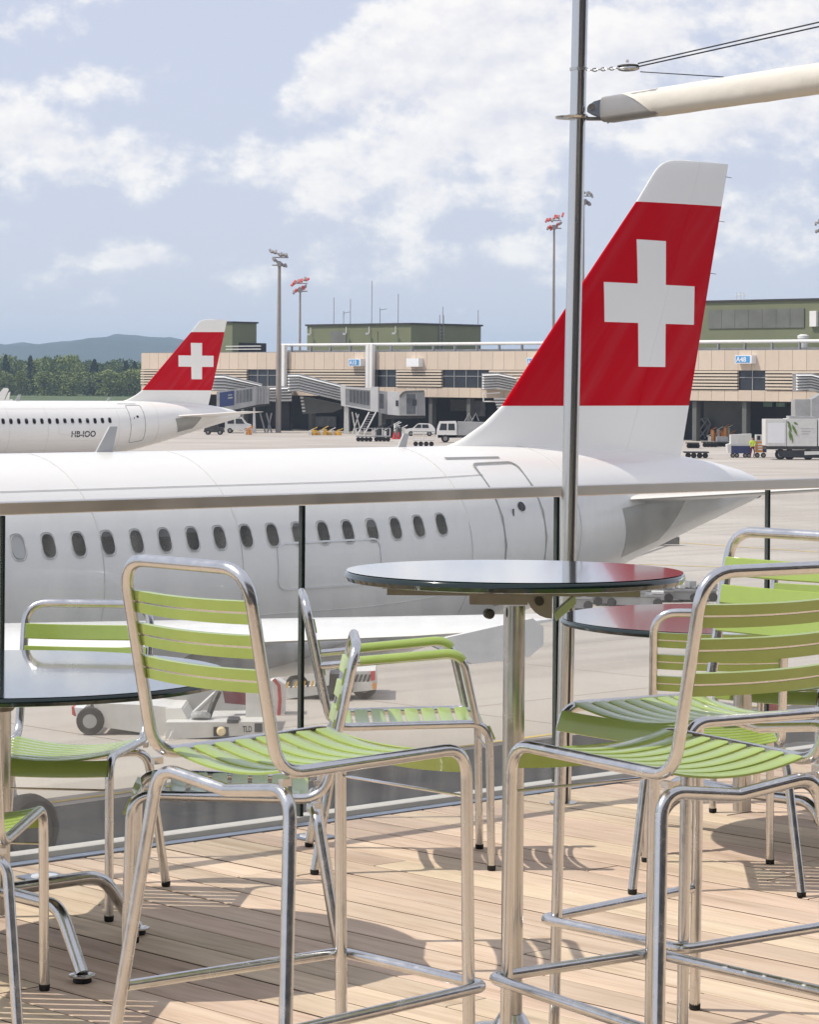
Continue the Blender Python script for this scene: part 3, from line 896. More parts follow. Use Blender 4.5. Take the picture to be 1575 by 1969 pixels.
def window_meshes():
    """one cabin window, centred on the origin: x along the cabin, y out of the skin, z up"""
    hw, hh = 0.118, 0.172
    def oval(a, b, y, n=24, e=2.7):
        return [(a * math.copysign(abs(cos(t)) ** (2 / e), cos(t)), y, b * math.copysign(abs(sin(t)) ** (2 / e), sin(t))) for t in (2 * pi * i / n for i in range(n))]
    n = 24
    v = oval(hw * 1.22, hh * 1.17, 0.0) + oval(hw * 1.15, hh * 1.12, -0.010) + oval(hw, hh, -0.008) + oval(hw * 0.97, hh * 0.97, 0.012)
    f = [(j * n + i, j * n + (i + 1) % n, (j + 1) * n + (i + 1) % n, (j + 1) * n + i) for j in range(3) for i in range(n)]
    fr = mesh('window', v, f, True)
    pv = oval(hw * 0.99, hh * 0.99, 0.004); pane = mesh('pane', pv, [tuple(range(n))])
    bl = oval(hw * 0.985, hh * 0.985, 0.0)
    blind = mesh('blind', bl, [tuple(range(n))])
    # cabin wall lining seen behind the pane: a pale lower lip
    fr.materials.append(M['window_frame']); pane.materials.append(M['window_pane']); blind.materials.append(M['window_blind'])
    return fr, pane, blind


WIN = window_meshes()
AIR = {}
def half_blind(frac):
    a, b, e, y = 0.113, 0.165, 2.7, 0.0062
    z0 = b * (1 - 2 * frac); pts = [(a * math.copysign(abs(cos(t)) ** (2 / e), cos(t)), y, b * math.copysign(abs(sin(t)) ** (2 / e), sin(t))) for t in (pi * i / 24 for i in range(25))]
    pts = [(x, y, max(z, z0)) for x, y, z in pts]
    me = mesh('blind', pts, [tuple(range(len(pts)))]); me.materials.append(M['blind_dim']); return me
pm('blind_dim', (0.07, 0.072, 0.07), 0.4, 0, 0.1, 8)
HALF = [half_blind(f) for f in (0.22, 0.34, 0.15)]


def airliner(name, A, theta, dz, label, reg=None, wing_shift=0.0, tall_tip=False, gear=True, nwin=(-3, 17), blinds=()):
    root = empty(name, (A[0], A[1], APRON + dz), theta, label, 'airplane')
    put = lambda nm, me, mt, par=root: obj(nm, me, mt, par, world=False)
    if 'body' not in AIR:
        seg = 56; vs = []; fs = []
        ss = [-27 + i * 0.25 for i in range(8)] + [-25 + i * 0.5 for i in range(16)] + [-17 + i * 1.0 for i in range(24)] + [7 + 0.5 * i for i in range(24)] + [18.9, 19.1, 19.25]
        for s_ in ss:
            zt, zb, hw = fus(s_); zc, rz = (zt + zb) / 2, (zt - zb) / 2
            vs += [(s_, -hw * cos(a), zc + rz * sin(a) + ZL) for a in (2 * pi * i / seg for i in range(seg))]
        for j in range(len(ss) - 1):
            for i in range(seg): fs.append((j * seg + i, j * seg + (i + 1) % seg, (j + 1) * seg + (i + 1) % seg, (j + 1) * seg + i))
        fs.append(tuple(range(seg))); fs.append(tuple((len(ss) - 1) * seg + i for i in range(seg)))
        mb = MB(); mb.add(vs, fs); AIR['body'] = mb.mesh('fuselage'); smooth(AIR['body'], radians(60))
        AIR['fin'] = fin_mesh(0, 1, 'fin'); AIR['rudder'] = fin_mesh(0, 1, 'rudder')
        AIR['stab'] = panel_wing([(0.55, 13.35, 3.9, -0.60, 0.10), (0.95, 13.6, 3.65, -0.56, 0.10), (5.0, 16.15, 1.7, -0.22, 0.09), (5.2, 16.4, 1.3, -0.20, 0.05)], 'tailplane')
        AIR['stab2'] = mirror(AIR['stab'])
    body = put('fuselage', AIR['body'], 'white_paint')
    fin = put('tail_fin', AIR['fin'], 'fin_paint'); tag(fin, 'red tail fin with white cross, white tip and white base')
    rud = put('rudder', AIR['rudder'], 'fin_paint')
    for i, z in enumerate((5.45, 4.6, 3.6)):
        mb = MB(); te = 16.92 + (z - 0.15) * 0.251; mb.tube([(te - 0.03, 0, z + ZL), (te + 0.17, 0.0, z + ZL - 0.01)], 0.006, 5)
        put('static_wick', mb, 'ink', rud)
    put('tailplane', AIR['stab'], 'white_paint'); put('tailplane', AIR['stab2'], 'white_paint')
    mb = MB(); zt, zb, hw = fus(19.2); mb.lathe((19.18, 0, (zt + zb) / 2 + ZL), [(0.17, 0), (0.19, 0.08), (0.15, 0.10), (0.12, 0.02)], 20, (1, 0, 0))
    put('exhaust', mb.mesh('exhaust', True), 'dark_metal')
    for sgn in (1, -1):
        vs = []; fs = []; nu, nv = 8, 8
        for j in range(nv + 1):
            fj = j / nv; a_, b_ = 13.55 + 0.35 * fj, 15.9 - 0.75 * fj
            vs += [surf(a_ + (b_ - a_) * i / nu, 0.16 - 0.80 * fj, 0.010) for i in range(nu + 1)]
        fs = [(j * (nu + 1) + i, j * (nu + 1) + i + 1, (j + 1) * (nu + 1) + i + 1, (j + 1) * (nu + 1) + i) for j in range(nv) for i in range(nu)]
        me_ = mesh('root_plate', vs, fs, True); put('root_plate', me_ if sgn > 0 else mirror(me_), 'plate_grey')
    # wings
    ws = wing_shift
    secs = [(0.8, -12.6, 7.4, -2.75, 0.13), (1.9, -12.0, 6.7, -2.50, 0.13), (6.2, -9.75, 4.5, -1.50, 0.11), (15.3, -6.05, 2.0, -0.74, 0.10), (15.62, -5.5, 1.3, -0.71, 0.06)]
    wm = panel_wing([(a, b + ws, c, d, e) for a, b, c, d, e in secs], 'wing', tw=0.045)
    fair = []
    for (la, nm) in ((5.6, 1.6), (8.6, 1.35), (11.9, 1.1)):
        u = (la - 6.2) / 9.1 if la > 6.2 else 0
        te = -5.6 + ws + u * 1.4; z = -1.6 + 0.088 * (la - 6.2)
        mb = MB(); mb.lathe((te - nm, -la, z - 0.20 + ZL), [(0.02, -0.2), (0.13, 0.25), (0.17, 0.9), (0.12, 1.6), (0.015, 2.3)], 14, (1, 0, 0.05))
        fair.append(mb.mesh('flap_fairing', True))
    for sgn in (1, -1):
        wo = put('wing', wm if sgn > 0 else mirror(wm), 'white_paint')
        for f_ in fair: put('flap_fairing', f_ if sgn > 0 else mirror(f_), 'grey_paint', wo)
        mb = MB(); s0 = -5.75 + ws; y = -15.64
        if tall_tip:
            mb.prism([(s0 - 0.3, y, -0.95 + ZL), (s0 + 1.5, y, -0.95 + ZL), (s0 + 2.35, y - 0.35, 1.45 + ZL), (s0 + 1.75, y - 0.35, 1.45 + ZL)], (0, 0.06, 0))
        else:
            mb.prism([(s0 - 0.5, y, -0.76 + ZL), (s0 + 0.9, y, -0.63 + ZL), (s0 + 1.05, y, -0.72 + ZL), (s0 + 1.05, y, -0.88 + ZL), (s0 + 0.85, y, -0.98 + ZL), (s0 + 0.1, y, -0.99 + ZL)], (0, 0.05, 0))
        mf = mb.mesh('wingtip_fence'); put('wingtip_fence', mf if sgn > 0 else mirror(mf), 'white_paint', wo)
        # engine under the wing
        mb = MB(); mb.lathe((-14.2 + ws, -5.6, -2.95 + ZL), [(0.80, 0.0), (0.98, 0.05), (1.08, 0.7), (1.05, 2.2), (0.78, 3.4), (0.55, 4.2), (0.40, 4.3), (0.1, 4.9)], 28, (1, 0, 0))
        me_ = mb.mesh('engine', True); put('engine', me_ if sgn > 0 else mirror(me_), 'white_paint')
        mb = MB(); mb.prism([(-12.9 + ws, -5.52, -2.2 + ZL), (-9.6 + ws, -5.52, -2.6 + ZL), (-8.2 + ws, -5.52, -1.75 + ZL), (-10.4 + ws, -5.52, -1.55 + ZL)], (0, -0.16, 0))
        me_ = mb.mesh('pylon'); put('pylon', me_ if sgn > 0 else mirror(me_), 'white_paint')
    # belly fairing between the wings
    mb = MB(); mb.lathe((-14 + ws, 0, -2.55 + ZL), [(0.2, 0), (1.2, 1.2), (1.75, 3.5), (1.8, 8), (1.5, 11.0), (0.9, 13.2), (0.2, 14.2)], 32, (1, 0, 0))
    me_ = mb.mesh('belly_fairing', True)
    me_.transform(Matrix.Translation((0, 0, -2.55 + ZL)) @ Matrix.Diagonal((1, 1.12, 0.48, 1)) @ Matrix.Translation((0, 0, 2.55 - ZL)))
    put('belly_fairing', me_, 'white_paint')
    # cabin windows on the side towards the terrace (and mirrored on the other)
    for i in range(*nwin):
        s_ = i * 0.533
        for side in (1, -1):
            ph = 0.326
            p = surf(s_, ph, 0.0); nn_ = (surf(s_, ph, 1) - p).normalized()
            R3 = Matrix(((1, 0, 0), tuple(nn_), tuple(Vector((1, 0, 0)).cross(nn_)))).transposed()
            if side < 0:
                p = Vector((p.x, -p.y, p.z)); nn_ = Vector((nn_.x, -nn_.y, nn_.z))
                R3 = Matrix(((-1, 0, 0), tuple(nn_), tuple(Vector((-1, 0, 0)).cross(nn_)))).transposed()
            if R3[2][2] < 0: R3 = Matrix((R3[0] * 1, R3[1] * 1, R3[2] * 1)); R3 = R3 @ Matrix.Diagonal((-1, 1, -1))
            o = bpy.data.objects.new('window', WIN[0]); COL.objects.link(o); o.parent = root
            o.matrix_local = Matrix.Translation(p) @ R3.to_4x4()
            q = bpy.data.objects.new('pane', WIN[2] if i in blinds else WIN[1]); COL.objects.link(q); q.parent = o
            hb_ = {3: 0, 5: 1, 6: 0, 10: 2, 13: 1, -1: 1}.get(i)
            if hb_ is not None and side > 0:
                q = bpy.data.objects.new('blind', HALF[hb_]); COL.objects.link(q); q.parent = o
    # doors
    d1 = obj('rear_door', skin_loop(rrect(10.05, 11.15, -0.62, 0.98, 0.13, 0.10), 0.035, 0.016), 'seam', root, world=False)
    mb = MB(); p = surf(10.62, 0.40, 0.006); mb.lathe(p, [(0.075, -0.01), (0.085, 0.012), (0.06, 0.014)], 18, (surf(10.62, 0.40, 1) - surf(10.62, 0.40, 0)))
    obj('door_window', mb, 'window_pane', d1, world=False)
    mb = MB(); n_ = (surf(10.36, .34, 1) - surf(10.36, .34, 0)).normalized(); mb.box(surf(10.36, 0.34, 0.004), (0.03, 0.02, 0.16)); obj('door_handle', mb, 'ink', d1, world=False)
    obj('panel_line', skin_loop([(9.62, 1.10), (10.95, 1.08)], 0.035, 0.016, closed=False), 'seam', root, world=False)
    obj('cargo_door', skin_loop(rrect(4.85, 7.05, -0.13, 0.25, 0.16, 0.07), 0.03, 0.012), 'seam_white', root, world=False)
    for f_ in (0.82, -0.34, -0.72):
        obj('skin_joint', skin_loop([(-1.4 + 1.15 * k, f_) for k in range(11)], 0.007, 0.006, closed=False), 'seam_faint', root, world=False)
    for s_ in (-1.2, 1.47, 4.13, 9.2, 12.2):
        fs_ = [(s_, -1.0 + 2.5 * k / 10) for k in range(11)]
        obj('skin_joint', skin_loop(fs_, 0.011, 0.006, closed=False), 'seam_faint', root, world=False)
    # blade aerial on the roof
    for (a0, a1, b0, b1, hh) in ((2.84, 3.17, 3.13, 3.28, 0.40), (9.33, 9.53, 9.50, 9.62, 0.24)):
        mb = MB(); mb.prism([(a0, -0.02, 0.38 + ZL), (a1, -0.02, 0.38 + ZL), (b1, -0.012, 0.40 + hh + ZL), (b0, -0.012, 0.40 + hh + ZL)], (0, 0.035, 0)); obj('aerial', mb, 'grey_paint', root, world=False)
    # landing gear
    if gear:
        for sgn in (1, -1):
            g = MB(); g.tube([(-1.36, -3.5 * sgn, 0.50), (-1.6, -3.3 * sgn, 2.9)], 0.11, 10); strut = put('landing_gear', g, 'grey_paint')
            for dx in (-0.32, 0.32):
                wv = MB(); wv.lathe((-1.36, -3.5 * sgn + dx - 0.16, 0.47), [(0.27, 0.0), (0.39, 0.0), (0.45, 0.06), (0.47, 0.16), (0.45, 0.26), (0.39, 0.32), (0.27, 0.32)], 36, (0, 1, 0))
                ty = put('wheel', wv.mesh('wheel', True), 'tyre', strut)
                hb = MB(); hb.lathe((-1.36, -3.5 * sgn + dx - 0.17, 0.47), [(0.28, 0.0), (0.22, 0.06), (0.10, 0.03), (0.10, 0.30), (0.22, 0.28), (0.28, 0.34)], 24, (0, 1, 0))
                put('hub', hb.mesh('hub', True), 'dark_metal', strut)
        g = MB(); g.tube([(-23, 0, 0.3), (-23, 0, 1.9)], 0.09, 10); ng = put('nose_gear', g, 'grey_paint')
        for dy in (-0.22, 0.22):
            wv = MB(); wv.lathe((-23, dy - 0.1, 0.38), [(0.1, 0.0), (0.34, 0.0), (0.38, 0.1), (0.34, 0.2), (0.1, 0.2)], 28, (0, 1, 0)); put('wheel', wv.mesh('wheel', True), 'tyre', ng)
    if reg:
        me_ = text_mesh(reg, 0.50, 0.012)
        x0 = min(v.co.x for v in me_.vertices); x1 = max(v.co.x for v in me_.vertices)
        for v in me_.vertices:
            s_ = 5.75 + (v.co.x - x0) / (x1 - x0) * 1.72; v.co = surf(s_, -0.215 + v.co.y / 1.75, 0.014)
        r_ = obj('registration', me_, 'ink', root, world=False); tag(r_, 'dark registration letters HB-IOO on the white fuselage')
    return root


airliner('airliner', (-6.709, 39.338), 0.80018, 0.0, 'large white airliner with red cross tail parked just beyond the glass railing', blinds=(0,))
airliner('airliner', (-26.52, 167.38), 0.6407, -0.219, 'smaller white airliner lettered HB-IOO parked farther off near the wood', reg='HB-IOO', wing_shift=-6.5)

# wingtips of a third airliner peeping over the far one at the left edge
p = at(6, 768, 230)
t3 = empty('airliner', (p.x - 1, 232, APRON), 0, 'white wingtips of an airliner hidden behind the far one at the left edge', 'airplane')
mb = MB(); mb.ppx([(-8, 762), (6, 746), (13, 746), (16, 749), (6, 770), (-8, 772)], 230, 0.12); obj('wingtip', mb, 'white_paint', t3)
mb = MB(); mb.ppx([(9, 770), (15, 755), (19, 753), (16, 770)], 229, 0.12); obj('wingtip', mb, 'white_paint', t3)
mb = MB(); mb.ppx([(-140, 776), (16, 768), (18, 771), (-140, 784)], 230.3, 2.0); obj('wing', mb, 'white_paint', t3)
mb = MB(); mb.lathe(at(-260, 800, 236) - Vector((0, 0, 0)), [(0.2, -14), (1.4, -11), (1.8, -6), (1.8, 6), (0.3, 12)], 24, (1, 0.2, 0)); obj('fuselage', mb.mesh('f', True), 'white_paint', t3)
for dx in (-3.0, 3.0):
    q = at(-260, 800, 236); g = MB(); g.tube([(q.x + dx, 236, q.z - 1.2), (q.x + dx, 236, APRON)], 0.12, 8); obj('landing_gear', g, 'grey_paint', t3)

# ================================================================== TERMINAL (far side of the apron)
TL = Vector((-35.4, 377.0, 0)); TR = Vector((36.9, 300.0, 0))
TD = (TR - TL).normalized(); TI = Vector((-TD.y, TD.x, 0))      # along the front, into the building
def TU(x, off=0.0, y=700):
    """distance along the front at which photograph column x meets the plane `off` metres behind the front"""
    u = unr(x, y)[0] / F; P = TL + TI * off
    # u*(P.y + k TD.y) = P.x + k TD.x
    return (P.x - u * P.y) / (u * TD.y - TD.x)
def TP(u, off, z): q = TL + TD * u + TI * off; return Vector((q.x, q.y, z))
def tbox(mb, u0, u1, o0, o1, z0, z1):
    return mb.prism([TP(u0, o0, z0), TP(u1, o0, z0), TP(u1, o1, z0), TP(u0, o1, z0)], (0, 0, z1 - z0))
def tz(x, y, off=0.0):
    q = TP(TU(x, off), off, 0); return CAMZ - unr(x, y)[1] / F * q.y

Z1, Z2, Z3, Z4 = 5.25, 3.05, 0.88, -0.30       # top of upper band, head and foot of the louvre band, soffit
UA, UB = TU(271), TU(1720)
term = empty('terminal_building', TP(UA, 0, APRON), atan2(TD.y, TD.x), 'long cream terminal with louvre bands and dark ground floor across the apron', 'building')
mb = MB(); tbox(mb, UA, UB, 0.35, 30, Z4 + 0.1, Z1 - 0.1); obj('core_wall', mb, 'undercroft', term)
mb = MB(); tbox(mb, UA - 0.1, UB, 0.5, 30.2, Z1 - 0.1, Z1 + 0.08); obj('roof', mb, 'steel_grey', term)
mb = MB(); tbox(mb, UA - 0.05, UA + 0.3, 0.3, 29, Z4, Z1); obj('end_wall', mb, 'cream', term)
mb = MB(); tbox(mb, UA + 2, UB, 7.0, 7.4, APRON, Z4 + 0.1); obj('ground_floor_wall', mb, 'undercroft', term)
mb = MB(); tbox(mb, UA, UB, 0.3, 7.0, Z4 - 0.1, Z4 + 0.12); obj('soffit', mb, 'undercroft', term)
PM = 1.9
u = UA
pmesh = None
def plate(w_, z0, z1):
    mb = MB(); mb.box((w_ / 2, 0.12, (z0 + z1) / 2), (w_ - 0.05, 0.24, z1 - z0)); return mb.mesh('panel')
up_me, lo_me = plate(PM, Z2, Z1), plate(PM, Z4, Z3)
up_me.materials.append(M['cream']); lo_me.materials.append(M['cream'])
def tplace(name, me, u, off=0.0, parent=term):
    o = bpy.data.objects.new(name, me); COL.objects.link(o); o.parent = parent
    o.matrix_parent_inverse = wmat(parent).inverted()
    o.location = TP(u, off, 0); o.rotation_euler = (0, 0, atan2(TD.y, TD.x)); return o
while u < UB:
    tplace('panel', up_me, u); tplace('panel', lo_me, u, 0.02); u += PM
# louvre runs and windows between them
wins = [(475, 533, 3), (703, 763, 3), (850, 942, 4), (1180, 1250, 3), (1420, 1474, 2)]
xs = [271] + [v for a, b, _ in wins for v in (a, b)] + [1720]
for i in range(0, len(xs), 2):
    a, b = TU(xs[i]), TU(xs[i + 1])
    for k in range(6):
        z = Z3 + 0.10 + k * (Z2 - Z3 - 0.05) / 6
        mb = MB(); mb.prism([TP(a, 0.20, z), TP(a, -0.12, z + 0.01), TP(a, -0.12, z + 0.20), TP(a, 0.20, z + 0.26)], TD * (b - a))
        obj('louvre', mb, 'louvre', term)
for (x0, x1, n) in wins:
    a, b = TU(x0), TU(x1); hgt = Z2 - Z3
    mb = MB(); tbox(mb, a, b, 0.28, 0.34, Z3, Z2); wo = obj('window', mb, 'dark_glass', term)
    for k in range(n):
        for (z0, z1) in ((Z3 + 0.05, Z3 + hgt * 0.62), (Z3 + hgt * 0.66, Z2 - 0.05)):
            mb = MB(); tbox(mb, a + (b - a) * k / n + 0.05, a + (b - a) * (k + 1) / n - 0.05, 0.20, 0.24, z0, z1); obj('pane', mb, 'dark_glass', wo)
    for k in range(1, n):
        uu = a + (b - a) * k / n; mb = MB(); tbox(mb, uu - 0.06, uu + 0.06, 0.10, 0.27, Z3, Z2); obj('mullion', mb, 'steel_grey', wo)
    mb = MB(); tbox(mb, a, b, 0.12, 0.26, Z3 + hgt * 0.62, Z3 + hgt * 0.66); obj('transom', mb, 'steel_grey', wo)
# dark ground floor: pillars, shutters, greenish glass
for x in (470, 556, 600, 668, 735, 832, 905, 1340, 1436, 1530, 1620):
    uu = TU(x, 0.8); mb = MB(); tbox(mb, uu - 0.3, uu + 0.3, 0.5, 1.2, APRON, Z4 - 0.1); obj('pillar', mb, 'shutter', term)
for (x0, x1, y0, y1, mt) in ((1356, 1436, 770, 836, 'shutter'), (868, 905, 768, 790, 'shutter'), (600, 648, 800, 820, 'bridge_glass'), (905, 935, 770, 800, 'bridge_glass')):
    a, b = TU(x0, 6.8), TU(x1, 6.8); mb = MB(); tbox(mb, a, b, 6.7, 6.95, max(APRON, tz(x0, y1, 6.8)), tz(x0, y0, 6.8)); obj('shutter', mb, mt, term)
pm('green_glass', (0.16, 0.28, 0.20), 0.2, 0, 0.5, 0.7)
for (x0, x1) in ((1471, 1488), (1496, 1513)):
    a, b = TU(x0, 6.8), TU(x1, 6.8); mb = MB(); tbox(mb, a, b, 6.6, 6.9, tz(x0, 782, 6.8), tz(x0, 769, 6.8)); obj('skylight', mb, 'green_glass', term)
# roof edge pipe on brackets, roof rail, drop ducts
ua = TU(530, -0.1); mb = MB(); mb.tube([TP(ua, 0.9, Z1 + 0.95), TP(UB, 0.9, Z1 + 0.95)], 0.20, 10); pipe = obj('roof_pipe', mb.mesh('roof_pipe', True), 'ridge_white', term)
k = ua + 2
while k < UB:
    mb = MB(); tbox(mb, k - 0.09, k + 0.09, 0.75, 1.05, Z1 - 0.05, Z1 + 0.8); obj('bracket', mb, 'steel_grey', pipe); k += 3.8
mb = MB(); tbox(mb, ua, UB, 1.6, 1.75, Z1 + 0.0, Z1 + 0.30); obj('kerb', mb, 'steel_grey', term)
for z in (0.45, 0.85):
    mb = MB(); mb.tube([TP(TU(425), 0.8, Z1 + z), TP(TU(492), 0.8, Z1 + z)], 0.06, 6); obj('roof_rail', mb, 'ridge_white', term)
for x in (548, 717):
    for dx in (-3, 4):
        uu = TU(x + dx); mb = MB(); tbox(mb, uu - 0.28, uu + 0.28, -0.75, -0.25, Z3 - 0.3, Z1 + 0.95); obj('drop_duct', mb, 'ridge_white', term)

def roof_box(x0, xc, x1, ytop, off, mat, label, extra=None, zfloor=Z1):
    a, c = TU(x0, off), TU(xc, off); zt = tz(xc, ytop, off)
    # depth so that the far corner of the end wall stands at column x1
    P = TP(c, off, 0); u_ = unr(x1, 640)[0] / F; dp = (u_ * P.y - P.x) / (TI.x - u_ * TI.y)
    root = empty('plant_room', TP((a + c) / 2, off, zfloor), 0, label, 'building')
    mb = MB(); tbox(mb, a, c, off, off + dp, zfloor, zt); obj('wall', mb, mat, root)
    mb = MB(); tbox(mb, a - 0.2, c + 0.2, off - 0.2, off + dp + 0.2, zt, zt + 0.22); obj('roof', mb, 'dark_metal', root)
    return root, a, c, zt, dp
r1, a, c, zt, dp = roof_box(590, 790, 925, 624, 6.0, 'olive', 'olive green plant room in the middle of the terminal roof')
k = a + (c - a) * 0.24; mb = MB(); tbox(mb, k, k + 3.0, 5.9, 6.0, zt - 2.3, zt - 0.7); obj('vent', mb, 'olive_panel', r1)
k = a + (c - a) * 0.46; mb = MB(); tbox(mb, k, k + 4.6, 5.93, 6.0, Z1 + 0.2, zt - 0.8); obj('door', mb, 'olive', r1)
for fr in (0.05, 0.40, 0.62, 0.87):
    k = a + (c - a) * fr; mb = MB(); mb.tube([TP(k, 5.75, zt - 0.2), TP(k, 5.75, zt - 1.0), TP(k, 5.4, zt - 1.1)], 0.06, 6); mb.box(TP(k, 5.4, zt - 1.1), (0.4, 0.4, 0.25)); obj('wall_lamp', mb, 'ridge_white', r1)
for dy in (-0.35, 0.35):
    q = TP(c + 0.15, 6 + dp * 0.42 + dy, 0); mb = MB(); mb.tube([(q.x, q.y, Z1), (q.x, q.y, zt + 1.3)], 0.05, 6); obj('ladder_rail', mb, 'steel_grey', r1)
for i in range(8):
    q1, q2 = TP(c + 0.15, 6 + dp * 0.42 - 0.35, Z1 + 0.5 + i * 0.45), TP(c + 0.15, 6 + dp * 0.42 + 0.35, Z1 + 0.5 + i * 0.45)
    mb = MB(); mb.tube([q1, q2], 0.035, 5); obj('rung', mb, 'steel_grey', r1)
for (x, yt) in ((641, 572), (660, 598), (673, 575), (714, 540), (730, 592), (765, 565), (851, 590), (919, 596)):
    uu = TU(x, 9.0); q = TP(uu, 9.0, 0); zz = CAMZ - unr(x, yt)[1] / F * q.y
    mb = MB(); mb.tube([(q.x, q.y, zt), (q.x, q.y, zz)], 0.05, 5)
    if x in (730, 660): mb.tube([(q.x - 0.1, q.y, zz - 0.3), (q.x + 0.9, q.y, zz - 0.1)], 0.04, 5)
    obj('aerial', mb, 'steel_grey', r1)
r2, *_ = roof_box(418, 446, 493, 621, 8.0, 'olive', 'small dark olive plant room behind the farther red tail fin')
a2, c2 = TU(446, 8), TU(446, 8)
mb = MB(); q = TP(c2 + 0.05, 8.5, 0); tbox(mb, c2, c2 + 0.12, 9.2, 14.0, Z1 + 0.2, Z1 + 1.5); obj('opening', mb, 'undercroft', r2)
r3, a, c, zt, dp = roof_box(1335, 1720, 1760, 574, 5.0, 'olive', 'large olive plant room at the right end of the terminal roof')
u0, u1 = TU(1362, 4.9), TU(1547, 4.9)
for i in range(7):
    k0, k1 = u0 + (u1 - u0) * i / 7, u0 + (u1 - u0) * (i + 1) / 7
    mb = MB(); tbox(mb, k0 + 0.02, k1 - 0.02, 4.88, 5.0, tz(1450, 631, 5), tz(1450, 595, 5)); obj('cladding_panel', mb, 'olive_panel', r3)
mb = MB(); tbox(mb, TU(1559, 4.8), TU(1572, 4.8), 4.6, 5.0, tz(1565, 628, 5), tz(1565, 598, 5)); obj('hatch', mb, 'ridge_white', r3)
uu = TU(1545, 3.5); q = TP(uu, 3.5, Z1); single('roof_vent', MB().lathe(q, [(0.5, 0), (0.55, 1.3), (0.62, 1.3), (0.62, 1.6), (0.3, 1.75)], 20), 'ridge_white', 'round white roof vent on the terminal roof at right', 'vent')
mb = MB()
for dx in (-0.6, 0.0, 0.5):
    q = TP(TU(1424, 12) + dx, 12, 0); mb.tube([(q.x, q.y, zt + 0.1), (q.x, q.y, zt + 1.4)], 0.05, 5)
mb.tube([TP(TU(1424, 12) - 0.8, 12, zt + 1.1), TP(TU(1424, 12) + 0.8, 12, zt + 1.1)], 0.04, 5)
obj('aerial', mb, 'ridge_white', r3)

# gate signs
def gate_sign(x0, y0, x1, y1, txt, label, mat='sign_blue'):
    a, b = TU(x0, -0.8), TU(x1, -0.8); z0, z1 = tz(x0, y1, -0.8), tz(x0, y0, -0.8)
    root = empty('gate_sign', TP((a + b) / 2, -0.4, z0), 0, label, 'sign', 'signs on the terminal front')
    mb = MB(); tbox(mb, a, b, -0.8, 0.0, z0, z1); obj('box', mb, 'sign_white', root)
    if txt:
        mb = MB(); tbox(mb, a + 0.12, b - 0.25, -0.83, -0.80, z0 + 0.10, z1 - 0.10); obj('face', mb, mat, root)
        me_ = text_mesh(txt, 1.0, 0.02); xs_ = [v.co.x for v in me_.vertices]; ys_ = [v.co.y for v in me_.vertices]
        for v in me_.vertices:
            fu = (v.co.x - min(xs_)) / (max(xs_) - min(xs_)); fz = (v.co.y - min(ys_)) / (max(ys_) - min(ys_))
            v.co = TP(a + 0.2 + fu * (b - a) * 0.60, -0.85, z0 + 0.18 + fz * (z1 - z0 - 0.36))
        obj('lettering', me_, 'sign_white', root)
gate_sign(670, 690, 693, 704, 'A10', 'blue gate sign lettered A10 left on the cream terminal front')
gate_sign(1414, 683, 1446, 699, 'A48', 'blue gate sign lettered A48 on the terminal right of the red fin')
gate_sign(781, 689, 805, 705, None, 'plain white sign box on the cream terminal front')
gate_sign(1013, 688, 1034, 703, 'A46', 'blue gate sign mostly hidden by the leading edge of the red fin')

# ---------------------------------------------------------------- boarding bridges
def ribbed(parent, poly_top, poly_bot, Y, depth, n=6, name='slat'):
    """a fixed bridge clad in white ridges; the top and bottom edges are given as photograph polylines"""
    back = list(poly_top) + list(poly_bot)[::-1]
    mb = MB(); mb.ppx(back, Y + 0.25, depth); obj('shell', mb, 'steel_grey', parent)
    for k in range(n):
        f0, f1 = (k + 0.05) / n, (k + 0.68) / n
        a = [(t[0], t[1] + (b[1] - t[1]) * f0) for t, b in zip(poly_top, poly_bot)]
        b2 = [(t[0], t[1] + (b[1] - t[1]) * f1) for t, b in zip(poly_top, poly_bot)]
        for i in range(len(a) - 1):
            pass
        mb = MB(); q = [at(x, y, Y) for x, y in a] + [at(x, y, Y - 0.45) for x, y in b2[::-1]]; mb.prism(q, (0, 0.5, 0)); obj(name, mb, 'ridge_white', parent)
    mb = MB(); mb.ppx([(x, y - 1.5) for x, y in poly_top] + list(poly_top)[::-1], Y - 0.1, depth + 0.4); obj('roof', mb, 'bridge_grey', parent)

def base(x, y): return ground(x, y)

# bridge behind the farther fin
Y = 336
b1 = empty('boarding_bridge', base(490, 833), 0, 'grey glazed boarding bridge with dark blue advert beside the farther red tail', 'boarding bridge', 'boarding bridges')
ribbed(b1, [(405, 722), (430, 722), (502, 740)], [(405, 752), (430, 752), (502, 757)], 350, 3, 5)
mb = MB(); mb.ppx([(416, 753), (495, 743), (512, 742), (516, 745), (516, 776), (495, 778), (440, 790), (416, 791)], Y, 3.0); obj('tunnel', mb, 'bridge_grey', b1)
mb = MB(); mb.ppx([(422, 755), (450, 751), (450, 779), (422, 783)], Y - 0.06, 0.05); ad = obj('advert', mb, 'ad_blue', b1); tag(ad, 'dark blue advertising panel on the glazed tunnel')
mb = MB(); mb.ppx([(438, 759), (446, 758), (446, 760), (438, 761)], Y - 0.1, 0.03); mb.ppx([(438, 764), (447, 763), (447, 766), (438, 767)], Y - 0.1, 0.03); obj('lettering', mb, 'bridge_grey', ad)
for k in range(5):
    x = 454 + k * 6.4; mb = MB(); mb.ppx([(x, 751 - k * .7), (x + 4.8, 750.4 - k * .7), (x + 4.8, 775 - k), (x, 776 - k)], Y - 0.06, 0.05); obj('pane', mb, 'bridge_glass', b1)
for x in (492, 497, 503, 509):
    mb = MB(); mb.rpx(x, 743, x + 2.5, 777, Y - 0.15, 0.2); obj('fold', mb, 'steel_grey', b1)
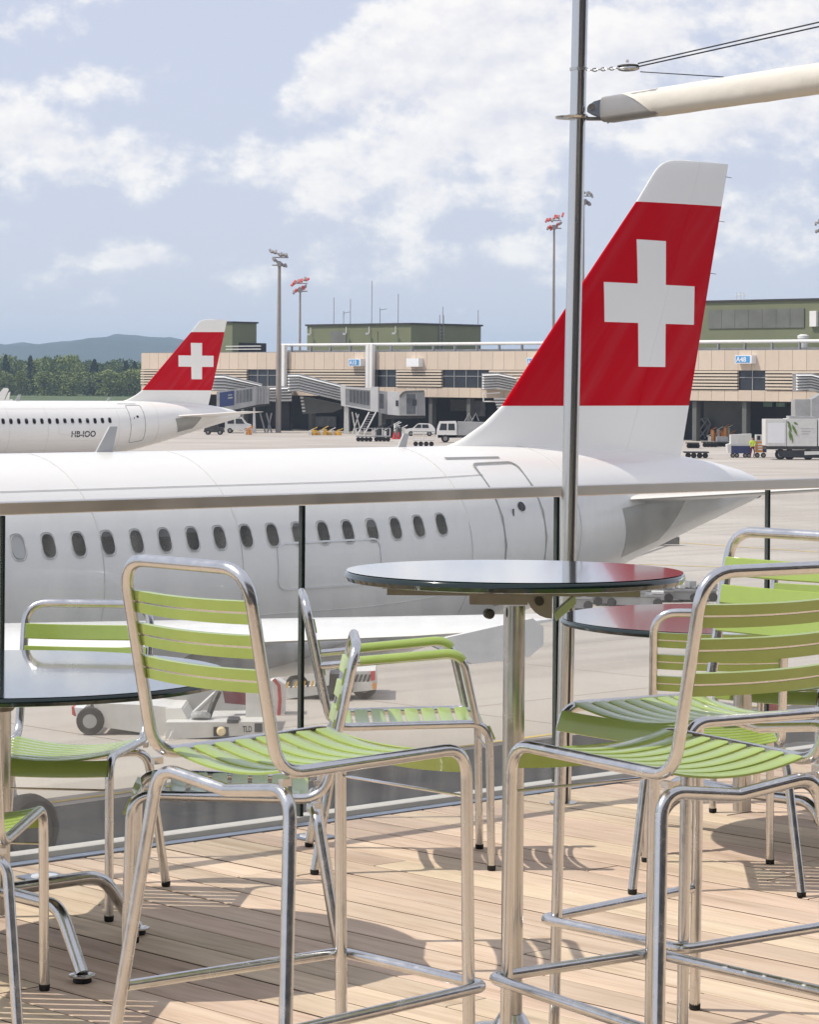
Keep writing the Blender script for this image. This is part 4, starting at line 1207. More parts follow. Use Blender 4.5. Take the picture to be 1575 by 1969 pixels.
mb = MB(); mb.ppx([(486.5, 782), (489.5, 782), (491.5, 833), (485, 833)], Y + 1, 0.8); obj('column', mb, 'ridge_white', b1)
for (x0, x1) in ((500, 506), (512, 518), (522, 510)):
    mb = MB(); mb.tube([at(x0, 794, Y + 2), at(x1 + 4, 832, Y + 2)], 0.10, 6); obj('stair_strut', mb, 'steel_grey', b1)
mb = MB(); mb.ppx([(420, 790), (516, 776), (516, 779), (420, 794)], Y + 0.2, 2.6); obj('floor_beam', mb, 'dark_metal', b1)
# short ridged bay behind the lamp mast
b0 = empty('boarding_bridge', base(530, 833), 0, 'short white ridged bridge stub behind the tall lamp mast', 'boarding bridge', 'boarding bridges')
ribbed(b0, [(515, 745), (560, 744)], [(523, 773), (560, 772)], 352, 3, 5)
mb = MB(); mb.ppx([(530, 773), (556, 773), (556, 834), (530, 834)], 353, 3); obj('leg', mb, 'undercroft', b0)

# bridge in the middle
b2 = empty('boarding_bridge', base(668, 838), 0, 'white ridged boarding bridge with grey glazed tunnel and cab left of the large fin', 'boarding bridge', 'boarding bridges')
ribbed(b2, [(553, 720), (574, 720), (656, 741)], [(553, 754), (574, 752), (656, 771)], 338, 3.2, 6)
Y = 332
mb = MB(); mb.ppx([(577, 762), (650, 776), (657, 779), (657, 786), (640, 793), (582, 796)], 341, 2.0); obj('underside', mb, 'shutter', b2)
for k in range(5):
    mb = MB(); mb.ppx([(577 + k, 763 + k * 6.4), (583 + k, 763 + k * 6.4), (583 + k, 766.5 + k * 6.4), (577 + k, 766.5 + k * 6.4)], 340.6, 0.3); obj('slat', mb, 'ridge_white', b2)
mb = MB(); mb.ppx([(654, 740), (664, 741), (664, 782), (656, 780)], Y - 0.2, 3.2); obj('collar', mb, 'ridge_white', b2)
mb = MB(); mb.ppx([(664, 743), (716, 747), (716, 790), (664, 780)], Y, 2.8); tn = obj('tunnel', mb, 'bridge_grey', b2)
for k in range(6):
    x = 672 + k * 6.6; mb = MB(); mb.ppx([(x, 750 + k * .5), (x + 5, 750.4 + k * .5), (x + 5, 774 + k * 1.2), (x, 773 + k * 1.2)], Y - 0.06, 0.05); obj('pane', mb, 'bridge_glass', tn)
for yy in (744, 778):
    mb = MB(); mb.ppx([(664, yy), (716, yy + (4 if yy < 760 else 10)), (716, yy + (7 if yy < 760 else 13)), (664, yy + 3)], Y - 0.2, 0.2); obj('rail', mb, 'ridge_white', tn)
mb = MB(); mb.ppx([(712, 744), (727, 744), (727, 792), (712, 791)], Y - 0.5, 3.6); obj('collar', mb, 'ridge_white', b2)
mb = MB(); mb.ppx([(727, 751), (745, 753), (745, 797), (727, 793)], Y, 2.6); obj('tunnel', mb, 'bridge_grey', b2)
mb = MB(); mb.ppx([(730, 757), (738, 758), (738, 786), (730, 785)], Y - 0.06, 0.05); obj('pane', mb, 'bridge_glass', b2)
mb = MB(); mb.ppx([(745, 753), (768, 754), (768, 799), (745, 797)], Y - 0.3, 3.0); dr = obj('rotunda', mb, 'ridge_white', b2)
mb = MB(); mb.ppx([(761, 770), (766, 770), (766, 781), (761, 781)], Y - 0.36, 0.05); obj('window', mb, 'dark_glass', dr)
# cab with its curved canopy
cb = MB(); q = [at(x, y, Y - 0.6) for x, y in ((768, 762), (771, 756), (778, 752), (812, 751), (817, 754), (818, 799), (768, 799))]; cb.prism(q, (0, 3.4, 0)); cab = obj('cab', cb, 'bridge_grey', b2)
mb = MB(); mb.ppx([(768, 761), (774, 754), (780, 751.5), (816, 750.5), (816, 753.5), (781, 755), (776, 758), (770, 765)], Y - 0.9, 4.0); obj('canopy', mb, 'shutter', cab)
mb = MB(); mb.ppx([(782, 758), (799, 758), (799, 796), (782, 796)], Y - 0.66, 0.05); obj('pane', mb, 'bridge_glass', cab)
mb = MB(); mb.ppx([(793, 768), (801, 768), (801, 780), (793, 780)], Y - 0.72, 0.05); obj('window', mb, 'dark_glass', cab)
for x in (803, 808, 813):
    mb = MB(); mb.rpx(x, 758, x + 2, 798, Y - 0.7, 0.1); obj('fold', mb, 'steel_grey', cab)
mb = MB(); mb.ppx([(740, 797), (818, 799), (818, 804), (740, 806)], Y - 0.2, 2.8); obj('floor_beam', mb, 'dark_metal', b2)
mb = MB(); mb.ppx([(662, 782), (670, 783), (671, 838), (661, 838)], Y + 0.5, 1.0); obj('column', mb, 'dirty_white', b2)
for i in range(9):
    x = 712 - i * 2.3; y = 797 + i * 4.4
    mb = MB(); mb.ppx([(x - 3, y), (x + 9, y), (x + 9, y + 1.2), (x - 3, y + 1.2)], Y - 2.6, 1.2); obj('stair_tread', mb, 'steel_grey', b2)
for dx in (-4, 9):
    mb = MB(); mb.tube([at(714 + dx, 792, Y - 2.7), at(690 + dx, 838, Y - 2.7)], 0.09, 6); obj('stair_rail', mb, 'ridge_white', b2)
for (xa, ya, xb, yb) in ((677, 792, 684, 834), (690, 796, 678, 834), (684, 794, 694, 830)):
    mb = MB(); mb.tube([at(xa, ya, Y), at(xb, yb, Y)], 0.08, 6); obj('brace', mb, 'dirty_white', b2)
for x in (735, 752):
    mb = MB(); mb.ppx([(x, 806), (x + 6, 806), (x + 7, 832), (x - 1, 832)], Y + 0.4, 0.8); lg = obj('drive_leg', mb, 'dark_metal', b2)
    for dx in (0, 6):
        q = ground(x + dx, 835); mb = MB(); mb.lathe((q.x, Y, APRON + 0.5), [(0.2, -0.2), (0.5, -0.2), (0.5, 0.2), (0.2, 0.2)], 16, (0, 1, 0)); obj('wheel', mb, 'tyre', lg)
# bridge stub left of the large fin, and the one cut by the right edge
b3 = empty('boarding_bridge', base(985, 836), 0, 'white ridged bridge end just behind the leading edge of the large red fin', 'boarding bridge', 'boarding bridges')
ribbed(b3, [(928, 719), (958, 718), (1040, 735)], [(928, 750), (958, 748), (1040, 765)], 326, 3.2, 6)
mb = MB(); mb.tube([at(930, 772, 326), at(930, 757, 326), at(962, 755, 326)], 0.08, 6); mb.tube([at(930, 772, 326), at(955, 772, 326)], 0.08, 6); obj('bracket', mb, 'ridge_white', b3)
for k in range(5):
    mb = MB(); mb.ppx([(950 + k * 2, 765 + k * 5.6), (990, 765 + k * 5.6), (990, 768.5 + k * 5.6), (950 + k * 2, 768.5 + k * 5.6)], 327, 0.4); obj('slat', mb, 'ridge_white', b3)
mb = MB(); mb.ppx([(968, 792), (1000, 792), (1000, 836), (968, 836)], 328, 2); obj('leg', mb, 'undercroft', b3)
b4 = empty('boarding_bridge', base(1545, 850), 0, 'white ridged boarding bridge with grey cab cut off by the right edge', 'boarding bridge', 'boarding bridges')
ribbed(b4, [(1533, 719), (1562, 719), (1640, 740)], [(1533, 752), (1562, 750), (1640, 772)], 285, 3.2, 6)
mb = MB(); mb.ppx([(1530, 768), (1562, 768), (1562, 804), (1530, 804)], 282, 3); obj('collar', mb, 'bridge_grey', b4)
mb = MB(); mb.ppx([(1562, 768), (1580, 757), (1640, 757), (1640, 812), (1562, 806)], 281, 3); obj('cab', mb, 'bridge_grey', b4)
mb = MB(); mb.ppx([(1536, 804), (1548, 804), (1548, 851), (1536, 851)], 283, 1); obj('column', mb, 'dirty_white', b4)

# ---------------------------------------------------------------- floodlight masts
def mast(x, ybase, ytop, Y, wpx, label, red=False, side=1):
    q = at(x - 2, ybase, Y); q.z = APRON if Y < 350 else APRON
    t = at(x, ytop, Y); root = empty('floodlight_mast', (t.x, Y, q.z), 0, label, 'lamp mast', 'floodlight masts')
    r0 = wpx * Y / F / 2
    mb = MB(); mb.lathe((t.x, Y, q.z), [(r0, 0), (r0 * 0.95, (t.z - q.z) * 0.3), (r0 * 0.55, t.z - q.z)], 12); obj('mast', mb.mesh('mast', True), 'concrete_mast', root)
    k = Y / F
    mb = MB(); mb.box((t.x, Y, t.z + 4 * k), (8 * k, 1.5, 8 * k)); obj('head_box', mb, 'lamp_grey', root)
    rr = random.Random(int(x))
    n = 7
    for i in range(n):
        for j in range(2):
            dx = (-15 + 30 * i / (n - 1)) * k * (1 if j else 0.8); dz = (6 + 16 * j - side * (i - n / 2) * (-1.6)) * k
            dz += rr.uniform(-2.5, 2.5) * k; dx += rr.uniform(-1.5, 1.5) * k
            mb = MB(); rot = Matrix.Rotation(radians(rr.uniform(-60, -20)), 3, 'X') @ Matrix.Rotation(radians(25 * side + rr.uniform(-25, 25)), 3, 'Y')
            mb.box((t.x + dx, Y - 0.3 - 0.4 * j, t.z + dz), (3.6 * k, 0.3, 8.5 * k), rot); obj('floodlight', mb, 'lamp_red' if (red and (i + j) % 3) else 'lamp_grey', root)
    for j in range(2):
        mb = MB(); mb.tube([(t.x - 14 * k, Y, t.z + (2 + 15 * j) * k), (t.x + 14 * k, Y, t.z + (2 + 15 * j) * k)], 0.09, 6); obj('crossbar', mb, 'lamp_grey', root)
mast(537, 832, 512, 338, 11, 'tallest grey floodlight mast standing in front of the terminal', side=-1)
mast(577, 700, 562, 420, 6.5, 'red floodlight mast behind the terminal right of the tallest one', True)
mast(1066, 640, 441, 400, 7, 'red floodlight mast just left of the steel pole', True)
mast(1123, 640, 394, 380, 6, 'dark floodlight mast peeping out behind the steel pole', side=-1)
mast(1583, 640, 445, 380, 6, 'floodlight mast at the right edge of the picture')

# ================================================================== VEHICLES AND APRON EQUIPMENT
def wheel_y(parent, c, r, wd, mat='tyre', rim=True, name='wheel'):
    mb = MB(); c = Vector(c); mb.lathe(c - Vector((0, wd / 2, 0)), [(r * .55, 0), (r * .93, 0), (r, wd * .2), (r, wd * .8), (r * .93, wd), (r * .55, wd)], 20, (0, 1, 0))
    o = obj(name, mb.mesh('wheel', True), mat, parent)
    if rim:
        mb = MB(); mb.lathe(c - Vector((0, wd / 2 + 0.005, 0)), [(r * .52, 0), (r * .3, 0.03), (r * .1, 0.0)], 14, (0, 1, 0)); obj('rim', mb, 'hub', o)
    return o

def side_vehicle(name, label, x0, ybase, length, prof, width, mat, wheels, wins, cat, flip=1, group=None, wr=0.33):
    """a vehicle seen from the side: profile in metres (along, up); stands with its near side at photograph point"""
    g = ground(x0, ybase); root = empty(name, (g.x + length / 2, g.y + width / 2, APRON), 0, label, cat, group)
    P = lambda a, z: Vector((g.x + a, g.y, APRON + z))
    mb = MB(); mb.prism([P(a, z) for a, z in prof], (0, width, 0)); body = obj('body', mb, mat, root)
    for (a, z0, a2, z1, a3, a4) in wins:
        mb = MB(); mb.prism([P(a, z0) - Vector((0, .02, 0)), P(a2, z0) - Vector((0, .02, 0)), P(a4, z1) - Vector((0, .02, 0)), P(a3, z1) - Vector((0, .02, 0))], (0, 0.015, 0)); obj('window', mb, 'dark_glass', root)
    for a in wheels:
        wheel_y(root, (g.x + a, g.y + 0.08, APRON + wr), wr, 0.22)
        wheel_y(root, (g.x + a, g.y + width - 0.08, APRON + wr), wr, 0.22)
    return root, P, g

# small white car before the terminal
side_vehicle('car', 'small white hatchback parked before the dark ground floor of the terminal', 778, 838.5, 3.6,
             [(0, .35), (.02, .72), (.35, .85), (.95, .92), (1.5, 1.42), (1.8, 1.5), (2.9, 1.47), (3.25, 1.3), (3.55, .9), (3.6, .4), (3.3, .3), (.3, .3)], 1.6, 'white_paint', (.75, 2.9),
             [(1.15, .95, 1.95, 1.38, 1.55, 1.95), (2.05, .95, 2.85, 1.38, 2.05, 2.75)], 'car', wr=.30)
# white cab lorry
r_, P, g = side_vehicle('lorry', 'white flat-fronted lorry with grey load left of the fin fillet', 840, 851, 5.2,
             [(0, .5), (0, 1.25), (.12, 1.75), (.3, 2.2), (2.0, 2.25), (2.1, 2.0), (2.1, .6), (1.6, .45)], 2.1, 'white_paint', (.9, 4.2),
             [(.25, 1.3, 1.05, 2.0, .42, 1.05), (1.2, 1.3, 1.9, 2.0, 1.2, 1.85)], 'lorry', wr=.42)
mb = MB(); mb.prism([P(2.2, .8), P(5.4, .8), P(5.4, 2.15), P(2.2, 2.2)], (0, 2.1, 0)); obj('load_bed', mb, 'bridge_grey', r_)
mb = MB(); mb.prism([P(.1, .5), P(5.4, .55), P(5.4, .8), P(.1, .8)], (0, 2.05, 0)); obj('chassis', mb, 'dark_metal', r_)
for a in (2.9, 3.6):
    mb = MB(); mb.tube([P(a, 2.2) + Vector((0, .5, 0)), P(a + .5, 3.1) + Vector((0, .5, 0)), P(a + .8, 2.3) + Vector((0, .5, 0))], .06, 6); obj('hoop', mb, 'steel_grey', r_)
# van beyond, dark baggage tug by the far tail
side_vehicle('van', 'small white van behind the tail cone of the farther airliner', 432, 833, 3.2,
             [(0, .4), (0, 1.7), (.2, 1.95), (2.0, 1.95), (2.6, 1.2), (3.1, 1.05), (3.2, .4)], 1.7, 'dirty_white', (.6, 2.6), [(.3, 1.15, 1.1, 1.75, .3, 1.1), (1.3, 1.15, 2.4, 1.75, 1.3, 2.0)], 'van', wr=.32)
side_vehicle('tow_tractor', 'low dark tow tractor under the tail cone of the farther airliner', 391, 836, 2.4,
             [(0, .3), (.1, .8), (.7, .85), (.9, 1.35), (1.5, 1.35), (1.7, .85), (2.3, .8), (2.4, .3)], 1.3, 'dark_metal', (.5, 1.9), [], 'tractor', wr=.3)
# heap of yellow equipment
def crates(name, label, x0, x1, yb, n, hmax, mat, cat, seed):
    rr = random.Random(seed); g0, g1 = ground(x0, yb), ground(x1, yb)
    root = empty(name, (g0 + g1) / 2, 0, label, cat)
    for i in range(n):
        q = g0.lerp(g1, (i + .5) / n); h = rr.uniform(.35, 1) * hmax
        mb = MB(); mb.box((q.x, q.y + rr.uniform(0, 1.2), APRON + h / 2), ((g1.x - g0.x) / n * .9, .8, h), Matrix.Rotation(rr.uniform(-.3, .3), 3, 'Z'))
        mb.tube([(q.x - .3, q.y - .3, APRON + h), (q.x + .4, q.y, APRON + h + .35)], .05, 5); obj('frame', mb, mat if i % 3 else 'dirty_white', root)
crates('tow_bar_rack', 'row of yellow tow bars on the apron before the dark terminal ground floor', 593, 656, 837, 9, .8, 'yellow', 'equipment', 3)
crates('tow_bar_rack', 'yellow and white gear at the foot of the grey bridge beside the lamp mast', 470, 484, 836, 3, .7, 'orange', 'equipment', 9)
# empty dollies left of the car
def dolly(label, x0, x1, yb, mat='steel_grey', h=0.55, rails=True, cargo=None):
    g0, g1 = ground(x0, yb), ground(x1, yb); L_ = g1.x - g0.x
    root = empty('baggage_dolly', (g0 + g1) / 2, 0, label, 'dolly', 'dollies standing on the apron')
    mb = MB(); mb.box(((g0.x + g1.x) / 2, g0.y + .75, APRON + h), (L_, 1.5, .12)); obj('platform', mb, mat, root)
    for a in (.15, .38, .62, .85): wheel_y(root, (g0.x + L_ * a, g0.y + .1, APRON + .24), .24, .16, rim=False)
    if rails:
        for a in (0.03, .5, .97):
            mb = MB(); mb.tube([(g0.x + L_ * a, g0.y + .1, APRON + h), (g0.x + L_ * a, g0.y + .1, APRON + h + .9)], .05, 6); obj('post', mb, 'dirty_white', root)
        mb = MB(); mb.tube([(g0.x, g0.y + .1, APRON + h + .85), (g1.x, g0.y + .1, APRON + h + .85)], .045, 6); obj('rail', mb, 'steel_grey', root)
    if cargo:
        mb = MB(); mb.box(((g0.x + g1.x) / 2, g0.y + .75, APRON + h + .06 + cargo / 2), (L_ * .85, 1.2, cargo)); obj('container', mb, 'steel_grey', root)
    return root
dolly('empty dolly with dark wheels left of a second one below the glazed bridge', 684, 717, 849)
dolly('empty dolly with dark wheels nearest the traffic cones', 719, 751, 849)
dolly('pale railed dolly half hidden by the white fuselage below the lorry', 793, 836, 858, 'dirty_white', .6)
for (x, lb) in ((758, 'red traffic cone on the left of a pair before the white car'), (766.5, 'red traffic cone on the right of a pair before the white car')):
    g = ground(x, 844.5); single('traffic_cone', MB().lathe(g, [(.34, 0), (.34, .06), (.22, .07), (.07, .78), (.03, .8)], 14), 'red', lb, 'cone', 'traffic cones before the white car')
# heap of service gear under the bridge cab
crates('ground_power_unit', 'dark cluttered service gear beneath the cab of the middle bridge', 716, 772, 842, 8, 1.5, 'dark_metal', 'equipment', 21)
crates('ground_power_unit', 'pale service gear beside the white hatchback', 762, 780, 838, 3, 1.3, 'dirty_white', 'equipment', 23)

# right-hand group: catering lorry, carts, worker
g = ground(1478, 884); Yc = g.y
lor = empty('catering_lorry', g + Vector((4, 1, 0)), 0, 'white box lorry with a green leaf print at the right edge', 'lorry')
P = lambda x, y, dy=0.0: at(x, y, Yc + dy)
mb = MB(); mb.prism([P(1473, 806), P(1513, 806), P(1513, 858), P(1473, 857)], (0, 2.4, 0)); ff = obj('box_front', mb, 'dirty_white', lor)
mb = MB(); mb.prism([P(1514, 805), P(1572, 805), P(1572, 858), P(1514, 858)], (0, 2.4, 0)); bx_ = obj('box_body', mb, 'dirty_white', lor)
mb = MB(); mb.prism([P(1574, 806), P(1660, 806), P(1660, 858), P(1574, 858)], (0, 2.4, 0)); obj('box_rear', mb, 'dirty_white', lor)
mb = MB(); mb.prism([P(1477, 813, -.02), P(1510, 813, -.02), P(1510, 852, -.02), P(1477, 852, -.02)], (0, .015, 0)); obj('door', mb, 'sign_white', lor)
mb = MB(); mb.prism([P(1519, 800, .2), P(1570, 801, .2), P(1570, 805, .2), P(1519, 805, .2)], (0, 2.0, 0)); obj('roof_unit', mb, 'bridge_grey', lor)
mb = MB(); mb.prism([P(1474, 859), P(1660, 859), P(1660, 866), P(1474, 864)], (0, 2.3, 0)); obj('chassis', mb, 'dark_metal', lor)
mb = MB(); mb.prism([P(1496, 866), P(1660, 866), P(1660, 882), P(1530, 880), P(1500, 878)], (0, 1.4, 0)); obj('lift_frame', mb, 'undercroft', lor)
mb = MB(); mb.prism([P(1548, 868, -.05), P(1660, 866, -.05), P(1660, 871, -.05), P(1548, 875, -.05)], (0, .04, 0)); obj('scissor_arm', mb, 'dirty_white', lor)
def leaf(a, b, wd):
    a, b = Vector(a), Vector(b); d = b - a; n = Vector((-d.y, d.x)).normalized() * wd
    pts = [a, a + d * .3 + n, a + d * .65 + n * .8, b, a + d * .65 - n * .8, a + d * .3 - n]
    return [P(p.x, p.y, -.03) for p in pts]
for (a, b, wd) in (((1517, 812), (1523, 832), 2.6), ((1527, 812), (1536, 817), 2.2), ((1524, 816), (1535, 839), 2.6), ((1519, 826), (1521, 848), 2.2), ((1522, 832), (1526, 853), 2.0), ((1514, 810), (1521, 816), 1.8)):
    mb = MB(); mb.prism(leaf(a, b, wd), (0, .012, 0)); obj('leaf_print', mb, 'leaf_print', bx_)
for (y_, x1_) in ((824, 1566), (829, 1560), (834, 1556)):
    mb = MB(); mb.prism([P(1541, y_, -.02), P(x1_, y_, -.02), P(x1_, y_ + 1.2, -.02), P(1541, y_ + 1.2, -.02)], (0, .008, 0)); obj('lettering', mb, 'bridge_grey', bx_)
for x in (1506, 1523, 1558, 1590, 1640):
    q = ground(x, 885); wheel_y(lor, (q.x, Yc + .2, APRON + .45), .45, .3)

# low blue baggage cart, orange cart
g = ground(1404, 880); Yb = g.y; P2 = lambda x, y, dy=0.0: at(x, y, Yb + dy)
ct = empty('baggage_cart', ground(1425, 880), 0, 'dark blue baggage cart with white curtain top behind the worker', 'cart', 'carts at the right')
mb = MB(); mb.prism([P2(1408, 858), P2(1445, 858), P2(1445, 872), P2(1408, 872)], (0, 1.4, 0)); obj('body', mb, 'navy', ct)
mb = MB(); mb.prism([P2(1406, 836, .2), P2(1446, 834, .2), P2(1446, 857.5, .2), P2(1406, 857.5, .2)], (0, 1.0, 0)); obj('load', mb, 'dirty_white', ct)
mb = MB(); mb.prism([P2(1399, 855), P2(1407, 853), P2(1407, 871), P2(1401, 871)], (0, 1.3, 0)); obj('end_board', mb, 'dirty_white', ct)
for x in (1410, 1418, 1434, 1441): q = at(x, 876, Yb); wheel_y(ct, (q.x, Yb + .1, APRON + .2), .2, .15)
ct = empty('baggage_cart', ground(1463, 879), 0, 'orange fronted cart between the worker and the box lorry', 'cart', 'carts at the right')
mb = MB(); mb.prism([P2(1456, 850, .3), P2(1468, 850, .3), P2(1468, 870, .3), P2(1456, 870, .3)], (0, 1.2, 0)); fr_ = obj('front', mb, 'orange', ct)
for yy in (853, 858, 863):
    mb = MB(); mb.prism([P2(1458, yy, .28), P2(1466, yy, .28), P2(1466, yy + 2.4, .28), P2(1458, yy + 2.4, .28)], (0, .01, 0)); obj('slot', mb, 'sign_white', fr_)
mb = MB(); mb.prism([P2(1469, 856, .3), P2(1475, 856, .3), P2(1475, 870, .3), P2(1469, 870, .3)], (0, 1.2, 0)); obj('side', mb, 'navy', ct)
mb = MB(); mb.prism([P2(1455, 836, .5), P2(1471, 836, .5), P2(1473, 849, .5), P2(1455, 849, .5)], (0, 1.0, 0)); cabn = obj('cab', mb, 'dirty_white', ct)
mb = MB(); mb.prism([P2(1457, 838, .48), P2(1463, 838, .48), P2(1463, 846, .48), P2(1457, 846, .48)], (0, .01, 0)); obj('window', mb, 'dark_glass', cabn)
for x in (1458, 1470): q = at(x, 876, Yb); wheel_y(ct, (q.x, Yb + .4, APRON + .22), .22, .15)
dolly('low dark empty dolly on the apron just right of the fin base', 1317, 1363, 881, 'dark_metal', .5, rails=False)
dolly('dark dolly behind another beside the lattice steps', 1322, 1345, 862, 'dark_metal', .5, rails=False)
dolly('dark dolly in the row right of the lattice steps', 1352, 1380, 860, 'dark_metal', .5, rails=False)
dolly('long dark dolly in the row left of the blue cart', 1378, 1402, 859, 'dark_metal', .45, rails=False, cargo=.5)
crates('luggage_rack', 'orange and white luggage racks in front of the grey shutter at right', 1362, 1412, 848, 8, 1.5, 'orange', 'equipment', 31)
crates('luggage_rack', 'pale boxed gear behind the blue baggage cart', 1404, 1470, 845, 6, 1.3, 'dirty_white', 'equipment', 37)
# lattice passenger steps
g = ground(1350, 846); Yl = g.y; sr = empty('boarding_steps', g, 0, 'grey lattice steps standing behind the right side of the large fin', 'steps')
P3 = lambda x, y, dy=0.0: at(x, y, Yl + dy)
for (a, b) in (((1334, 844), (1336, 806)), ((1336, 806), (1362, 804)), ((1334, 844), (1362, 806)), ((1336, 812), (1358, 842)), ((1340, 806), (1336, 825)), ((1348, 806), (1336, 838)), ((1362, 804), (1367, 815)), ((1367, 815), (1358, 842)), ((1344, 844), (1366, 816)), ((1350, 805), (1364, 824)), ((1334, 844), (1345, 845))):
    mb = MB(); mb.tube([P3(*a), P3(*b)], .10, 6); mb.tube([P3(*a, 1.6), P3(*b, 1.6)], .10, 6); obj('strut', mb, 'steel_grey', sr)
for i in range(6):
    mb = MB(); q = P3(1340 + i * 4.2, 842 - i * 6.2); mb.box(q + Vector((0, .8, 0)), (.45, 1.6, .06)); obj('tread', mb, 'dark_metal', sr)
for x in (1337, 1356): q = P3(x, 844); wheel_y(sr, (q.x, Yl, APRON + .25), .25, .18)

# worker in a yellow vest: one continuous body grown from a skeleton
def worker():
    g = ground(1448, 880.5); root = empty('person', g, radians(20), 'worker in yellow vest and dark red trousers walking beside the blue cart', 'person')
    J = {'pelvis': (0, 0, .95), 'chest': (0, .02, 1.35), 'neck': (0, .03, 1.52), 'head': (0, .05, 1.62), 'top': (0, .04, 1.80),
         'ls': (.19, .02, 1.44), 'le': (.27, -.06, 1.18), 'lw': (.24, .08, .95), 'lh': (.235, .12, .86), 'rs': (-.19, .02, 1.44), 're': (-.28, .02, 1.17), 'rw': (-.27, -.14, .96), 'rh': (-.27, -.18, .88),
         'lk': (.11, -.14, .52), 'la': (.12, .04, .10), 'lt': (.12, -.14, .05), 'rk': (-.10, .04, .52), 'ra': (-.10, .26, .12), 'rt': (-.10, .10, .05), 'lhip': (.09, 0, .90), 'rhip': (-.09, 0, .90)}
    E_ = [('pelvis', 'chest'), ('chest', 'neck'), ('neck', 'head'), ('head', 'top'), ('chest', 'ls'), ('ls', 'le'), ('le', 'lw'), ('lw', 'lh'), ('chest', 'rs'), ('rs', 're'), ('re', 'rw'), ('rw', 'rh'),
          ('pelvis', 'lhip'), ('lhip', 'lk'), ('lk', 'la'), ('la', 'lt'), ('pelvis', 'rhip'), ('rhip', 'rk'), ('rk', 'ra'), ('ra', 'rt')]
    R_ = dict(pelvis=.15, chest=.17, neck=.06, head=.095, top=.085, ls=.075, le=.052, lw=.036, lh=.045, rs=.075, re=.052, rw=.036, rh=.045, lhip=.095, rhip=.095, lk=.066, rk=.066, la=.045, ra=.045, lt=.042, rt=.042)
    ks = list(J); me = bpy.data.meshes.new('body'); me.from_pydata([J[k] for k in ks], [(ks.index(a), ks.index(b)) for a, b in E_], [])
    tmp = bpy.data.objects.new('tmp', me); COL.objects.link(tmp)
    tmp.modifiers.new('s', 'SKIN')
    sv = me.skin_vertices[0].data
    for i, k in enumerate(ks): sv[i].radius = (R_[k], R_[k] * .85); sv[i].use_root = (k == 'pelvis')
    ss_ = tmp.modifiers.new('ss', 'SUBSURF'); ss_.levels = 2; ss_.render_levels = 2
    dg = bpy.context.evaluated_depsgraph_get(); dg.update(); bm_ = bpy.data.meshes.new_from_object(tmp.evaluated_get(dg))
    bpy.data.objects.remove(tmp)
    for k in ('skin', 'vest', 'trousers', 'rubber', 'hair'): bm_.materials.append(M[k])
    for p_ in bm_.polygons:
        c = p_.center; p_.use_smooth = True
        p_.material_index = 3 if c.z < .09 else 2 if c.z < .97 and abs(c.x) < .2 else 1 if .97 <= c.z < 1.49 and abs(c.x) < .30 and not (abs(c.x) > .22 and c.z < 1.12) else 4 if c.z > 1.71 else 0
    obj('body', bm_, None, root, world=False)
worker()

